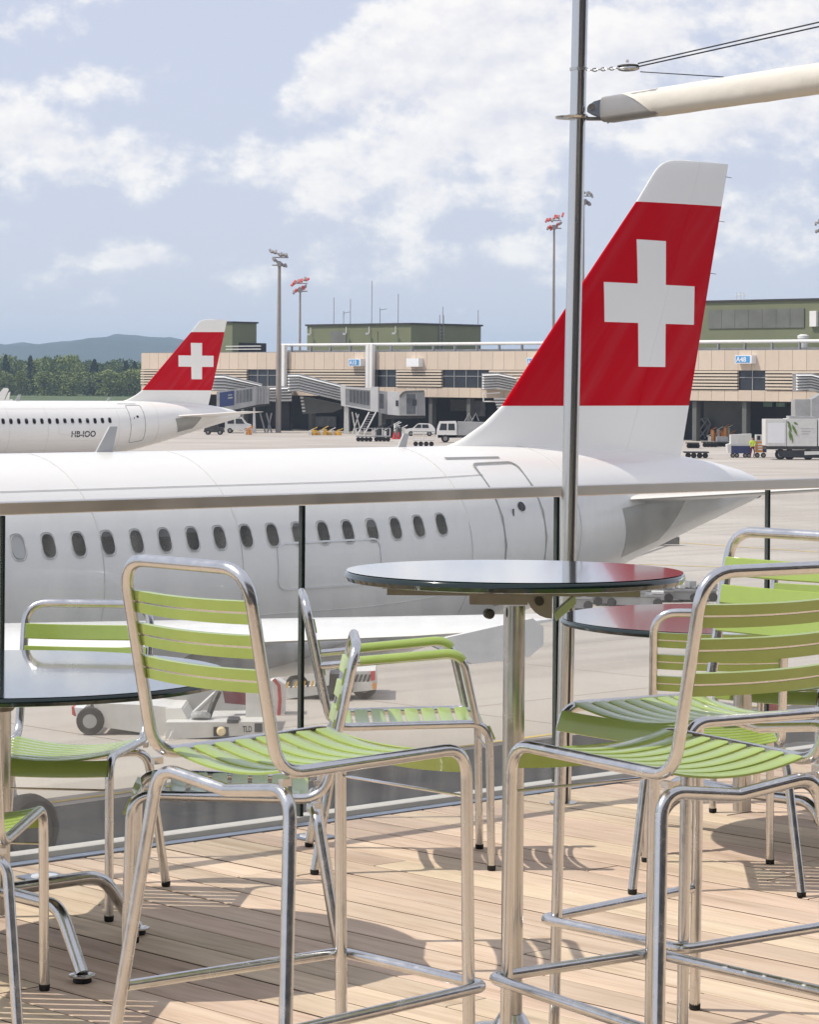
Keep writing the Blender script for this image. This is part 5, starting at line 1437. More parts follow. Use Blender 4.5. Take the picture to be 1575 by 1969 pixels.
# ---------------------------------------------------------------- gear beyond the near airliner, seen under its belly
def tug():
    Yt = ground(172, 1413).y; Q = lambda x, y, dy=0.0: at(x, y, Yt + dy)
    root = empty('tow_tractor', ground(330, 1425), 0, 'low white tow tractor lettered TLD seen between the chair legs at left', 'tractor')
    mb = MB(); mb.prism([Q(178, 1352), Q(290, 1356), Q(352, 1364), Q(352, 1404), Q(325, 1420), Q(292, 1412), Q(190, 1397)], (0, 2.2, 0)); obj('body', mb, 'dirty_white', root)
    mb = MB(); mb.prism([Q(318, 1362, -.1), Q(348, 1362, -.1), Q(362, 1387, -.1), Q(318, 1392, -.1)], (0, 1.6, 0)); obj('cowl', mb, 'white_paint', root)
    mb = MB(); mb.prism([Q(318, 1389, -.5), Q(512, 1388, -.5), Q(512, 1412, -.5), Q(330, 1422, -.5), Q(318, 1420, -.5)], (0, 2.6, 0)); bp_ = obj('bumper', mb, 'dirty_white', root)
    mb = MB(); mb.prism([Q(472, 1310, .2), Q(507, 1310, .2), Q(507, 1388, .2), Q(472, 1388, .2)], (0, .5, 0)); obj('column', mb, 'dirty_white', root)
    mb = MB(); mb.prism([Q(310, 1322, 1.2), Q(390, 1318, 1.2), Q(470, 1330, 1.2), Q(470, 1388, 1.2), Q(310, 1362, 1.2)], (0, .6, 0)); obj('housing', mb, 'bridge_grey', root)
    mb = MB(); mb.prism([Q(334, 1347, 1.15), Q(341, 1347, 1.15), Q(341, 1354, 1.15), Q(334, 1354, 1.15)], (0, .02, 0)); obj('vent', mb, 'ink', root)
    mb = MB(); mb.tube([Q(372, 1372, .1), Q(412, 1335, .3), Q(430, 1322, .5)], .05, 8); obj('arm', mb, 'bridge_grey', root)
    mb = MB(); mb.tube([Q(398, 1384, 0), Q(410, 1352, .1), Q(420, 1330, .2)], .055, 8); obj('strut', mb, 'dark_metal', root)
    mb = MB(); mb.prism([Q(428, 1330, .4), Q(470, 1330, .4), Q(478, 1345, .4), Q(476, 1356, .4), Q(432, 1352, .4)], (0, .3, 0)); obj('seat', mb, 'trousers', root)
    mb = MB(); mb.lathe(Q(385, 1383, -.1), [(.16, 0), (.18, .04), (.18, .1), (.05, .12)], 14, (0, .4, 1)); obj('pivot', mb, 'bridge_grey', root)
    mb = MB(); mb.prism([Q(436, 1384, -.52), Q(458, 1384, -.52), Q(458, 1391, -.52), Q(436, 1391, -.52)], (0, .5, 0)); obj('step', mb, 'ink', root)
    mb = MB(); mb.prism([Q(410, 1398, -.53), Q(439, 1398, -.53), Q(439, 1416, -.53), Q(410, 1416, -.53)], (0, .02, 0)); hl = obj('headlight', mb, 'dark_metal', bp_)
    mb = MB(); mb.lathe(Q(425, 1406, -.56), [(.085, 0), (.08, -.03), (.05, -.05)], 18, (0, 1, 0)); obj('lens', mb, 'lens', hl)
    me_ = text_mesh('TLD', 1, .02); xs_ = [v.co.x for v in me_.vertices]; ys_ = [v.co.y for v in me_.vertices]
    for v in me_.vertices:
        fu = (v.co.x - min(xs_)) / (max(xs_) - min(xs_)); fz = (v.co.y - min(ys_)) / (max(ys_) - min(ys_)); v.co = Q(466 + fu * 18, 1408 - fz * 12, -.51)
    obj('lettering', me_, 'ink', bp_)
    mb = MB(); mb.prism([Q(489, 1391, -.515), Q(504, 1391, -.515), Q(504, 1408, -.515), Q(489, 1408, -.515)], (0, .01, 0)); obj('plate', mb, 'ink', bp_)
    for (x, y, rpx_) in ((173, 1382, 32), (305, 1398, 36)):
        q = Q(x, y); r = q.z - APRON
        dy = .05 if x < 200 else .45; o = wheel_y(root, (q.x, Yt + dy, APRON + .25), .25, .24)
        mb = MB(); mb.lathe((q.x, Yt + dy - .14, APRON + .25), [(.12, 0), (.08, .03), (.03, .02)], 16, (0, 1, 0)); obj('hub_cap', mb, 'bridge_grey', o)
        wheel_y(root, (q.x, Yt + 1.9, APRON + .25), .25, .24)
    mb = MB(); mb.prism([Q(142, 1360), Q(160, 1362), Q(156, 1382), Q(146, 1378)], (0, 1.2, 0)); obj('tail_plate', mb, 'sign_white', root)
    mb = MB(); mb.prism([Q(137, 1359, .02), Q(142, 1360, .02), Q(144, 1378, .02), Q(138, 1374, .02)], (0, 1.2, 0)); obj('tail_lamp', mb, 'red', root)
tug()

def loader():
    Yt = ground(560, 1345).y; Q = lambda x, y, dy=0.0: at(x, y, Yt + dy)
    root = empty('belt_loader', ground(600, 1345), 0, 'white loader bed with yellow and black hazard stripes beneath the airliner', 'loader')
    # hydraulic column with a red hose
    mb = MB(); mb.prism([Q(516, 1312, -2.5), Q(530, 1305, -2.5), Q(548, 1316, -2.5), Q(546, 1408, -2.5), Q(520, 1412, -2.5)], (0, .5, 0)); obj('column', mb, 'dirty_white', root)
    mb = MB(); mb.tube([Q(526, 1306, -2.6), Q(536, 1318, -2.6), Q(538, 1345, -2.6), Q(535, 1385, -2.6), Q(540, 1400, -2.6)], .035, 8); obj('hose', mb.mesh('hose', True), 'hose_red', root)
    # bed
    mb = MB(); mb.prism([Q(545, 1322), Q(626, 1318), Q(626, 1334), Q(545, 1345)], (0, 1.8, 0)); bed = obj('bed', mb, 'dirty_white', root)
    mb = MB(); mb.prism([Q(545, 1298, .2), Q(610, 1290, .2), Q(626, 1318, .2), Q(545, 1322, .2)], (0, 1.7, 0)); obj('deck', mb, 'dirty_white', root)
    for i in range(9):
        x = 549 + i * 8
        mb = MB(); mb.prism([Q(x, 1323 - i * .4, -.02), Q(x + 4.2, 1322.8 - i * .4, -.02), Q(x + 7.2, 1311 - i * .4, -.02), Q(x + 3, 1311.4 - i * .4, -.02)], (0, .015, 0)); obj('hazard_stripe', mb, 'ink' if i % 2 else 'yellow', bed)
    mb = MB(); mb.prism([Q(610, 1288, -.3), Q(622, 1283, -.3), Q(634, 1286, -.3), Q(632, 1318, -.3), Q(612, 1320, -.3)], (0, .8, 0)); obj('tower', mb, 'dirty_white', root)
    mb = MB(); mb.prism([Q(624, 1296, -.1), Q(678, 1296, -.1), Q(678, 1332, -.1), Q(624, 1336, -.1)], (0, .9, 0)); obj('motor_box', mb, 'dark_metal', root)
    mb = MB(); mb.prism([Q(678, 1312), Q(724, 1309), Q(724, 1326), Q(678, 1331)], (0, 1.8, 0)); b2_ = obj('bed', mb, 'dirty_white', root)
    mb = MB(); mb.prism([Q(678, 1291, .05), Q(722, 1290, .05), Q(724, 1309, .05), Q(678, 1312, .05)], (0, 1.6, 0)); obj('skirt', mb, 'dirty_white', root)
    for i in range(4):
        x = 681 + i * 8
        mb = MB(); mb.prism([Q(x, 1311, 0), Q(x + 4, 1311, 0), Q(x + 9, 1297, 0), Q(x + 5, 1297, 0)], (0, .03, 0)); obj('hazard_stripe', mb, 'ink', b2_)
    mb = MB(); mb.prism([Q(713, 1291, -.02), Q(721, 1290, -.02), Q(721, 1308, -.02), Q(713, 1309, -.02)], (0, .05, 0)); obj('lamp', mb, 'red', b2_)
    mb = MB(); mb.prism([Q(716, 1314, -.02), Q(724, 1313, -.02), Q(724, 1324, -.02), Q(716, 1325, -.02)], (0, .015, 0)); obj('reflector', mb, 'orange', b2_)
    for x in (570, 650, 700):
        q = Q(x, 1330); wheel_y(root, (q.x, Yt + .3, APRON + .25), .25, .2); wheel_y(root, (q.x, Yt + 1.6, APRON + .25), .25, .2)
loader()

def clutter():
    """row of small service carts seen between the tables, beyond the tail"""
    rr = random.Random(4)
    g0, g1 = ground(1100, 1172), ground(1345, 1160)
    labels = ['dark service cart at the left end of the row beyond the bar table', 'grey service cart second from the left in the row beyond the bar table', 'pale service cart third from the left beyond the bar table',
              'dark cart with white box in the middle of the row beyond the bar table', 'cart with a blue drum in the row beyond the bar table', 'pale cart right of the blue drum beyond the bar table', 'dark cart at the right end of the row behind the chairs']
    for i, lb in enumerate(labels):
        f_ = (0, .17, .30, .47, .64, .82, 1.0)[i]; ln = (1.1, 1.6, .9, 1.7, 1.3, 1.5, 1.2)[i]
        q = g0.lerp(g1, f_) + Vector((0, rr.uniform(-1, 2), 0)); root = empty('service_cart', q, .3, lb, 'cart', 'service carts beyond the tail')
        mb = MB(); mb.box((q.x, q.y + .4, APRON + .34), (ln, .9, .06)); obj('platform', mb, 'steel_grey', root)
        mb = MB(); mb.box((q.x + .1, q.y + .4, APRON + .18), (ln * .8, .7, .22)); obj('skirt', mb, rr.choice(('steel_grey', 'bridge_grey')), root)
        for k in range(4):
            h = rr.uniform(.03, .24); mb = MB(); mb.box((q.x + ln * (-.4 + k * .27), q.y + .3, APRON + .39 + h / 2), (rr.uniform(.10, .36), .5, h), Matrix.Rotation(rr.uniform(-.2, .2), 3, 'Z')); obj('load', mb, 'sign_blue' if (i == 4 and k == 1) else rr.choice(('dirty_white', 'steel_grey', 'bridge_grey', 'bridge_grey')), root)
        mb = MB(); mb.tube([(q.x - ln / 2, q.y, APRON + .36), (q.x - ln / 2 - .1, q.y, APRON + .36 + rr.uniform(.3, .7))], .025, 6); obj('handle', mb, 'steel_grey', root)
        for a in (-.36, .40): wheel_y(root, (q.x + a * ln, q.y + .05, APRON + .13), .13, .10, rim=False)
    q = ground(1230, 1075); mb = MB(); a, b = at(1178, 1083, q.y), at(1284, 1049, q.y + 4)
    a.z = b.z = APRON + .45
    root = empty('tow_bar', (a.x, a.y, APRON), 0, 'thin dark tow bar lying on wheels behind the airliner tail', 'tow bar')
    mb.tube([ground(1175, 1086) + Vector((0, 0, .12)), ground(1285, 1048) + Vector((0, 0, .12))], .06, 8); obj('bar', mb, 'dark_metal', root)
    q = ground(1284, 1049); mb = MB(); mb.box(q + Vector((0, 0, .2)), (.9, .5, .28)); obj('head', mb, 'dark_metal', root)
    q = ground(1490, 1372); single('marker_post', MB().lathe(q, [(.13, 0), (.13, .9), (.10, .95), (.03, .97)], 14), 'red', 'short red post on the apron seen between the right hand chairs', 'post')
clutter()

# ================================================================== RAILING, POLE, AWNING ARM
def railing():
    t = -0.10
    root = empty('glass_railing', ep(1.5, t), 0, 'glass railing with flat steel handrail along the terrace edge', 'railing')
    SS = [-0.012 - 1.2415 * 3, -0.012 - 1.2415 * 2, -0.012 - 1.2415, -0.012, 1.229, 2.490, 3.723, 4.964, 6.206]
    for i in range(len(SS) - 1):
        a, b = SS[i] + 0.008, SS[i + 1] - 0.008
        mb = MB(); mb.prism([ep(a, t - 0.008, -0.11), ep(b, t - 0.008, -0.11), ep(b, t - 0.008, 1.075), ep(a, t - 0.008, 1.075)], -EN * 0.016)
        pane = obj('glass_pane', mb, 'glass', root)
        for e in (a - 0.0005, b + 0.0005):
            mb = MB(); sgn = -1 if e < (a + b) / 2 else 1
            mb.prism([ep(e, t - 0.0085, -0.11), ep(e + sgn * 0.004, t - 0.0085, -0.11), ep(e + sgn * 0.004, t - 0.0085, 1.074), ep(e, t - 0.0085, 1.074)], -EN * 0.017)
            obj('pane_edge', mb, 'pane_edge', pane)
    # handrail: a flat steel section, slightly rounded, with joints
    prof = [(-0.026, -0.018), (0.026, -0.018), (0.028, -0.015), (0.028, 0.019), (0.025, 0.022), (-0.025, 0.022), (-0.028, 0.019), (-0.028, -0.015)]
    mb = MB(); mb.sweep([ep(SS[0] - .3, t, 1.095), ep(SS[-1] + .3, t, 1.095)], prof); obj('handrail', mb, 'handrail', root)
    mb = MB(); mb.prism([ep(SS[0] - .3, t - 0.02, -0.010), ep(SS[-1] + .3, t - 0.02, -0.010), ep(SS[-1] + .3, t + 0.02, -0.010), ep(SS[0] - .3, t + 0.02, -0.010)], (0, 0, 0.018))
    obj('base_channel', mb, 'ledge', root)
pm('handrail', (0.66, 0.63, 0.57), 0.34, 1.0, 0.10, 3.0, 0.0, rvar=0.06)
railing()

def pole():
    b = Vector((0.559, 9.84, 0)); t = at(1119, -120, 9.84); t = b + (t - b) * 1.35
    d = (t - b)
    P = lambda y: b + d * ((b.z + (CAMZ - unr(1100, y)[1] / F * 9.84)) / d.z)
    root = empty('steel_pole', b, 0, 'tall polished steel pole standing inside the railing', 'pole')
    mb = MB(); mb.tube([b, b + d * 0.5, t], 0.0285, 28); obj('tube', mb.mesh('tube', True), 'pole_steel', root)
    # sail track: a slim groove profile running up the tube
    mb = MB(); mb.tube([b + Vector((0.012, -0.0262, 0)), t + Vector((0.012, -0.0262, 0))], 0.0042, 8); obj('track', mb.mesh('track', True), 'dark_metal', root)
    mb = MB(); mb.lathe(b, [(0.05, 0), (0.05, 0.006), (0.031, 0.010)], 24); obj('base_plate', mb, 'pole_steel', root)
    for y_, rr_, hh, nm in ((133, 0.033, 0.010, 'clamp'), (225, 0.036, 0.016, 'clamp')):
        c = P(y_); mb = MB(); mb.lathe(c - Vector((0, 0, hh / 2)), [(0.028, 0), (rr_, 0), (rr_, hh), (0.028, hh)], 24); obj(nm, mb, 'steel', root)
    c = P(225)
    # flat ring plate reaching out to both sides of the pole
    mb = MB(); mb.lathe(c + Vector((-0.022, -0.004, -0.006)), [(0.036, 0), (0.058, 0), (0.060, 0.007), (0.036, 0.007)], 28); obj('ring_plate', mb, 'steel', root)
    mb = MB(); mb.prism([c + Vector((0.03, -0.012, -0.012)), c + Vector((0.125, -0.012, -0.012)), c + Vector((0.125, -0.012, 0.0)), c + Vector((0.03, -0.012, 0.0))], (0, 0.024, 0)); obj('lug', mb, 'steel', root)
    # arm
    arm = empty('awning_arm', at(1200, 200, 9.7), 0, 'rolled white awning arm hinged to the steel pole', 'awning')
    A0, A1 = at(1172, 211, 9.78), at(1640, 141, 8.60); AF = (A1 - A0).length; A1 = A0 + (A1 - A0) * 3.2
    dd = (A1 - A0).normalized(); sd = dd.cross(Vector((0, 0, 1))).normalized(); up = sd.cross(dd).normalized()
    def sec(p, a, b, n=20, e=2.6): return [p + sd * (a * math.copysign(abs(cos(q)) ** (2 / e), cos(q))) + up * (b * math.copysign(abs(sin(q)) ** (2 / e), sin(q))) for q in (2 * pi * i / n for i in range(n))]
    mb = MB(); n = 20; L_ = (A1 - A0).length
    vs = []; 
    for f in (0.0, 0.16, 0.25): vs += sec(A0 + dd * AF * f, 0.040, 0.046, n, 4)
    mb.add(vs, [(j * n + i, j * n + (i + 1) % n, (j + 1) * n + (i + 1) % n, (j + 1) * n + i) for j in range(2) for i in range(n)] + [tuple(range(n))[::-1], tuple(2 * n + i for i in range(n))])
    obj('end_sleeve', mb.mesh('s', True), 'arm_grey', arm)
    # fabric roll, its edge cut on the slant with slack folds
    mb = MB(); vs = []; m = 90
    rr = random.Random(2)
    for j in range(m + 1):
        f = j / m; ring = sec(A0, 0.047, 0.050, n, 2.3)
        for i, q in enumerate(ring):
            ang = 2 * pi * i / n
            st = 0.17 + 0.085 * (-sin(ang)) + 0.02 * cos(2 * ang)
            pos = AF * st + (L_ - AF * st) * f
            wob = 1 + 0.010 * sin(ang * 2 + j * 0.35) + 0.006 * sin(j * 1.3 + ang * 5) + (0.035 * max(0, 1 - abs(((ang * 1.6 + j * 0.9) % 9.0) - 1.0) * 2.2) if rr else 0)
            vs.append(A0 + dd * pos + (q - A0) * wob)
    mb.add(vs, [(j * n + i, j * n + (i + 1) % n, (j + 1) * n + (i + 1) % n, (j + 1) * n + i) for j in range(m) for i in range(n)])
    me_ = mb.mesh('fabric', True); obj('fabric_roll', me_, 'fabric', arm)
    mb = MB(); h0 = c + Vector((0.055, 0, 0.02))
    for sy in (-0.022, 0.016):
        q = [at(x, y, 9.80) + Vector((0, sy, 0)) for x, y in ((1130, 205), (1142, 196), (1160, 191), (1172, 188), (1175, 232), (1160, 228), (1140, 220), (1130, 214))]
        mb.prism(q, (0, 0.006, 0))
    obj('hinge', mb, 'zinc', arm)
    mb = MB(); mb.lathe(at(1137, 207, 9.80) - Vector((0, 0.03, 0)), [(0.012, 0), (0.012, 0.06)], 14, (0, 1, 0)); obj('hinge_pin', mb, 'pole_steel', arm)
    mb = MB(); mb.prism([at(x, y, 9.735) for x, y in ((1166, 190), (1168, 190), (1174, 233), (1172, 233))], (0, 0.09, 0)); obj('end_cap', mb, 'dark_metal', arm)
    mb = MB(); mb.lathe(at(1177, 215, 9.725), [(0.006, 0), (0.006, -0.008)], 10, (0, 1, 0)); obj('bolt', mb, 'steel', arm)
    # rigging: shackles, pulley, cables
    rig = empty('pulley_rigging', at(1190, 133, 9.8), 0, 'chain, pulley and thin dark cables fixed above the awning arm', 'rigging')
    for i in range(7):
        p = at(1136 + i * 8.2, 135 - i * .6, 9.80); mb = MB()
        pts = [p + (Vector((0.0085 * cos(a), 0, 0.0055 * sin(a))) if i % 2 else Vector((0.0085 * cos(a), 0.0055 * sin(a), 0))) for a in (2 * pi * k / 12 for k in range(12))]
        mb.tube(pts, 0.0021, 6, closed_path=True); obj('link', mb, 'steel', rig)
    def ell(c, a, b, c2, axis_x):
        mb = MB(); n1, n2 = 10, 18; vs = []; ax = Vector(axis_x).normalized(); sy = Vector((0, 1, 0)); uz = ax.cross(sy).normalized()
        for i in range(1, n1):
            th = pi * i / n1
            vs += [c + ax * (a * cos(th)) + sy * (b * sin(th) * cos(f)) + uz * (c2 * sin(th) * sin(f)) for f in (2 * pi * k / n2 for k in range(n2))]
        m_ = n1 - 1
        return mb.add(vs, [(j * n2 + i, j * n2 + (i + 1) % n2, (j + 1) * n2 + (i + 1) % n2, (j + 1) * n2 + i) for j in range(m_ - 1) for i in range(n2)] + [tuple(range(n2)), tuple((m_ - 1) * n2 + i for i in range(n2))])
    dr = Vector((1, -0.15, 0.03))
    obj('sheave', ell(at(1208, 126.5, 9.79), .040, .016, .007, dr).mesh('s', True), 'dark_metal', rig)
    obj('cheek', ell(at(1209, 132, 9.785), .040, .020, .0105, dr).mesh('s', True), 'steel', rig)
    mb = MB(); mb.lathe(at(1207, 118, 9.78), [(.004, -.004), (.006, 0), (.004, .006)], 12); obj('bolt', mb, 'steel', rig)
    for (a, b, r) in ((at(1228, 122, 9.78), at(1228, 122, 9.78) + (at(1640, 28, 8.60) - at(1228, 122, 9.78)) * 3.2, .0026), (at(1228, 128, 9.79), at(1228, 128, 9.79) + (at(1640, 37, 8.62) - at(1228, 128, 9.79)) * 3.2, .0026), (at(1232, 138, 9.79), at(1392, 148, 9.40), .0018)):
        mb = MB(); mb.tube([a, a.lerp(b, .5), b], r, 8); obj('cable', mb, 'cable', rig)
pm('arm_grey', (0.40, 0.385, 0.36), 0.35, 0.55, 0.08, 10)
pole()

# floor lights let into the boards
for (x, y, lb) in ((85, 1689, 'square floor light let into the boards by the left table'), (600, 1611, 'square floor light let into the boards behind the armchair')):
    g = ground(x, y, 0.0); root = empty('floor_light', g, atan2(ED.y, ED.x), lb, 'floor light', 'floor lights in the boards')
    mb = MB(); mb.box((0, 0, 0.0045), (0.125, 0.125, 0.004)); obj('plate', mb, 'zinc', root, world=False)
    mb = MB(); mb.lathe((0, 0, 0.0065), [(0.042, 0), (0.040, 0.004), (0.02, 0.006)], 24); obj('glass_cover', mb, 'downlight_glass', root, world=False)

# ================================================================== TABLES
def disc(mb, r, z0, z1, seg=96, b=0.006):
    h = z1 - z0
    mb.lathe((0, 0, z0), [(r - h * .9, 0), (r - h * .25, h * .12), (r - h * .02, h * .5), (r - b * .4, h * .86), (r - b, h - 0.0004)], seg); return mb

def table_top(root, r, h):
    mb = MB(); disc(mb, r, h - 0.024, h - 0.001); rim = obj('table_rim', mb.mesh('rim', True), 'enamel_rim', root, world=False)
    n = 96; v = [(0, 0, h)] + [((r - 0.0055) * cos(2 * pi * i / n), (r - 0.0055) * sin(2 * pi * i / n), h) for i in range(n)]
    obj('table_top', mesh('top', v, [tuple(range(1, n + 1))]), 'enamel', root, world=False)

def low_table(x, y, rz, label):
    root = empty('round_table', (x, y, 0), rz, label, 'table', 'low round tables')
    h = 0.735; table_top(root, 0.602, h)
    mb = MB(); mb.tube([(0, 0, 0.105), (0, 0, h - 0.05)], 0.030, 24); obj('column', mb.mesh('c', True), 'steel', root, world=False)
    mb = MB(); mb.lathe((0, 0, h - 0.10), [(0.034, 0), (0.05, 0.02), (0.09, 0.055), (0.20, 0.066), (0.20, 0.075)], 28); obj('top_plate', mb, 'bracket', root, world=False)
    for k in range(4):
        a = k * pi / 2; c_, s_ = cos(a), sin(a)
        path = fillet([(0.026 * c_, 0.026 * s_, 0.165), (0.315 * c_, 0.315 * s_, 0.172), (0.425 * c_, 0.425 * s_, 0.022)], 0.10, 8)
        mb = MB(); mb.tube(path, 0.0175, 14); o = obj('foot', mb.mesh('f', True), 'aluminium', root, world=False)
        mb = MB(); mb.lathe((0.427 * c_, 0.427 * s_, 0.016), [(0.034, 0), (0.034, 0.004), (0.020, 0.006)], 18); obj('flange', mb, 'aluminium', o, world=False)
        mb = MB(); mb.lathe((0.427 * c_, 0.427 * s_, 0.0), [(0.021, 0), (0.024, 0.004), (0.022, 0.016)], 16); obj('pad', mb, 'rubber', o, world=False)
    for k in range(4):
        a = k * pi / 2; mb = MB(); mb.box((0.16 * cos(a), 0.16 * sin(a), h - 0.036), (0.30, 0.03, 0.022), Matrix.Rotation(a, 3, 'Z')); obj('bearer', mb, 'bracket', root, world=False)
    return root
T1A = atan2(-0.34, 0.262); T2A = atan2(-0.263, -0.344)
low_table(-1.066, 7.20, T1A, 'low round dark glossy table at the left edge')
low_table(1.10, 9.03, T2A, 'low round dark glossy table at right behind the steel pole')

def bar_table():
    x, y = 0.230, 5.95; h = 1.095
    root = empty('bar_table', (x, y, 0), radians(18), 'tall round bar table with glossy dark top and steel column', 'table')
    table_top(root, 0.369, h)
    mb = MB(); mb.tube([(0, 0, 0.045), (0.0, 0, h - 0.075)], 0.0235, 28); obj('column', mb.mesh('c', True), 'steel', root, world=False)
    R0 = Matrix.Rotation(-radians(18), 3, 'Z')      # these sit square to the picture
    def wb(name, c, d, mat):
        mb = MB(); mb.box(R0 @ Vector(c), d, R0); return obj(name, mb, mat, root, world=False)
    wb('bearer', (-0.005, 0.0, h - 0.030), (0.56, 0.16, 0.010), 'bracket')
    wb('bearer', (-0.005, -0.085, h - 0.037), (0.54, 0.006, 0.022), 'bracket')
    wb('bearer', (-0.005, 0.085, h - 0.037), (0.54, 0.006, 0.022), 'bracket')
    wb('mount', (-0.035, 0.0, h - 0.056), (0.125, 0.075, 0.030), 'bracket')
    # tilt quadrant and release lever
    for sy in (-0.040, 0.034):
        q = [(0.018 + 0.062 * 0, sy, h - 0.042), (0.080, sy, h - 0.042), (0.080, sy, h - 0.100)] + [(0.080 - 0.055 * sin(a), sy, h - 0.048 - 0.052 * cos(a)) for a in (0.25, 0.5, 0.75, 1.0, 1.25, 1.5)]
        mb = MB(); mb.prism([R0 @ Vector(p) for p in q], R0 @ Vector((0, 0.006, 0))); obj('quadrant', mb, 'bracket', root, world=False)
    mb = MB(); mb.lathe(R0 @ Vector((0.052, -0.05, h - 0.062)), [(0.010, 0), (0.010, 0.10)], 12, R0 @ Vector((0, 1, 0))); obj('pivot', mb, 'dark_metal', root, world=False)
    mb = MB(); mb.prism([R0 @ Vector(p) for p in ((0.086, -0.03, h - 0.088), (0.130, -0.03, h - 0.050), (0.132, -0.03, h - 0.068), (0.090, -0.03, h - 0.106))], R0 @ Vector((0, 0.05, 0))); obj('lever', mb, 'lever', root, world=False)
    mb = MB(); mb.lathe(R0 @ Vector((-0.052, -0.03, h - 0.092)), [(0.007, 0), (0.011, 0.004), (0.011, 0.02), (0.007, 0.024)], 12, R0 @ Vector((-0.3, 1, 0))); obj('knob', mb, 'dark_metal', root, world=False)
    # star foot with broad flattened arms
    mb = MB(); mb.lathe((0, 0, 0.02), [(0.060, 0.02), (0.07, 0.05), (0.045, 0.09), (0.027, 0.12)], 28); obj('hub', mb.mesh('h', True), 'aluminium', root, world=False)
    for k in range(4):
        a = k * pi / 2; c_, s_ = cos(a), sin(a); D = Vector((c_, s_, 0)); Nn = Vector((-s_, c_, 0)); vs = []; nn = 10
        for j in range(7):
            f = j / 6; p = D * (0.03 + 0.26 * f) + Vector((0, 0, 0.088 - 0.055 * f * f)); wd = 0.038 - 0.006 * f; hh = 0.018 - 0.006 * f
            if j == 6: wd *= .55; hh *= .6
            vs += [p + Nn * (wd * cos(q)) + Vector((0, 0, hh * sin(q))) for q in (2 * pi * i / nn for i in range(nn))]
        mb = MB(); mb.add(vs, [(j * nn + i, j * nn + (i + 1) % nn, (j + 1) * nn + (i + 1) % nn, (j + 1) * nn + i) for j in range(6) for i in range(nn)] + [tuple(range(nn)), tuple(6 * nn + i for i in range(nn))])
        o = obj('foot', mb.mesh('f', True), 'aluminium', root, world=False)
        mb = MB(); mb.lathe(D * 0.265, [(0.018, 0), (0.018, 0.02)], 14); obj('pad', mb, 'rubber', o, world=False)
bar_table()

# ================================================================== CHAIRS
TRAD = 0.0125
def slat_mesh(w_, wid, th, sag, axis):
    """a curved slat: spans x, `sag` at mid span along `axis`; wid across; built about the origin.
    axis 'z': seat slat (wid along y). axis 'y': back slat (wid along z, grooved behind)"""
    n = 12; vs = []; fs = []
    if axis == 'z': prof = [(-wid / 2, -th), (wid / 2, -th), (wid / 2, -th * .3), (wid / 2 - th * .6, 0), (-wid / 2 + th * .6, 0), (-wid / 2, -th * .3)]
    else:
        g = 0.0022; b = 0.002
        prof = [(-wid / 2, 0), (-g, 0), (-g, th * .12), (g, th * .12), (g, 0), (wid / 2, 0), (wid / 2, th - b), (wid / 2 - b, th), (-wid / 2 + b, th), (-wid / 2, th - b)]
    k = len(prof)
    for i in range(n + 1):
        x = -w_ + 2 * w_ * i / n; q = 1 - (x / w_) ** 2
        for (a, b_) in prof:
            vs.append((x, a, b_ - sag * q) if axis == 'z' else (x, b_ - sag * q, a))
    for i in range(n):
        for j in range(k): fs.append((i * k + j, i * k + (j + 1) % k, (i + 1) * k + (j + 1) % k, (i + 1) * k + j))
    fs.append(tuple(range(k))); fs.append(tuple(n * k + j for j in range(k)))
    mb = MB(); mb.add(vs, fs); me = mb.mesh('slat'); smooth(me, radians(30))
    me.materials.append(M['green'])
    if axis == 'y':
        me.materials.append(M['aluminium'])
        for i in range(n): me.polygons[i * k + 2].material_index = 1
    return me

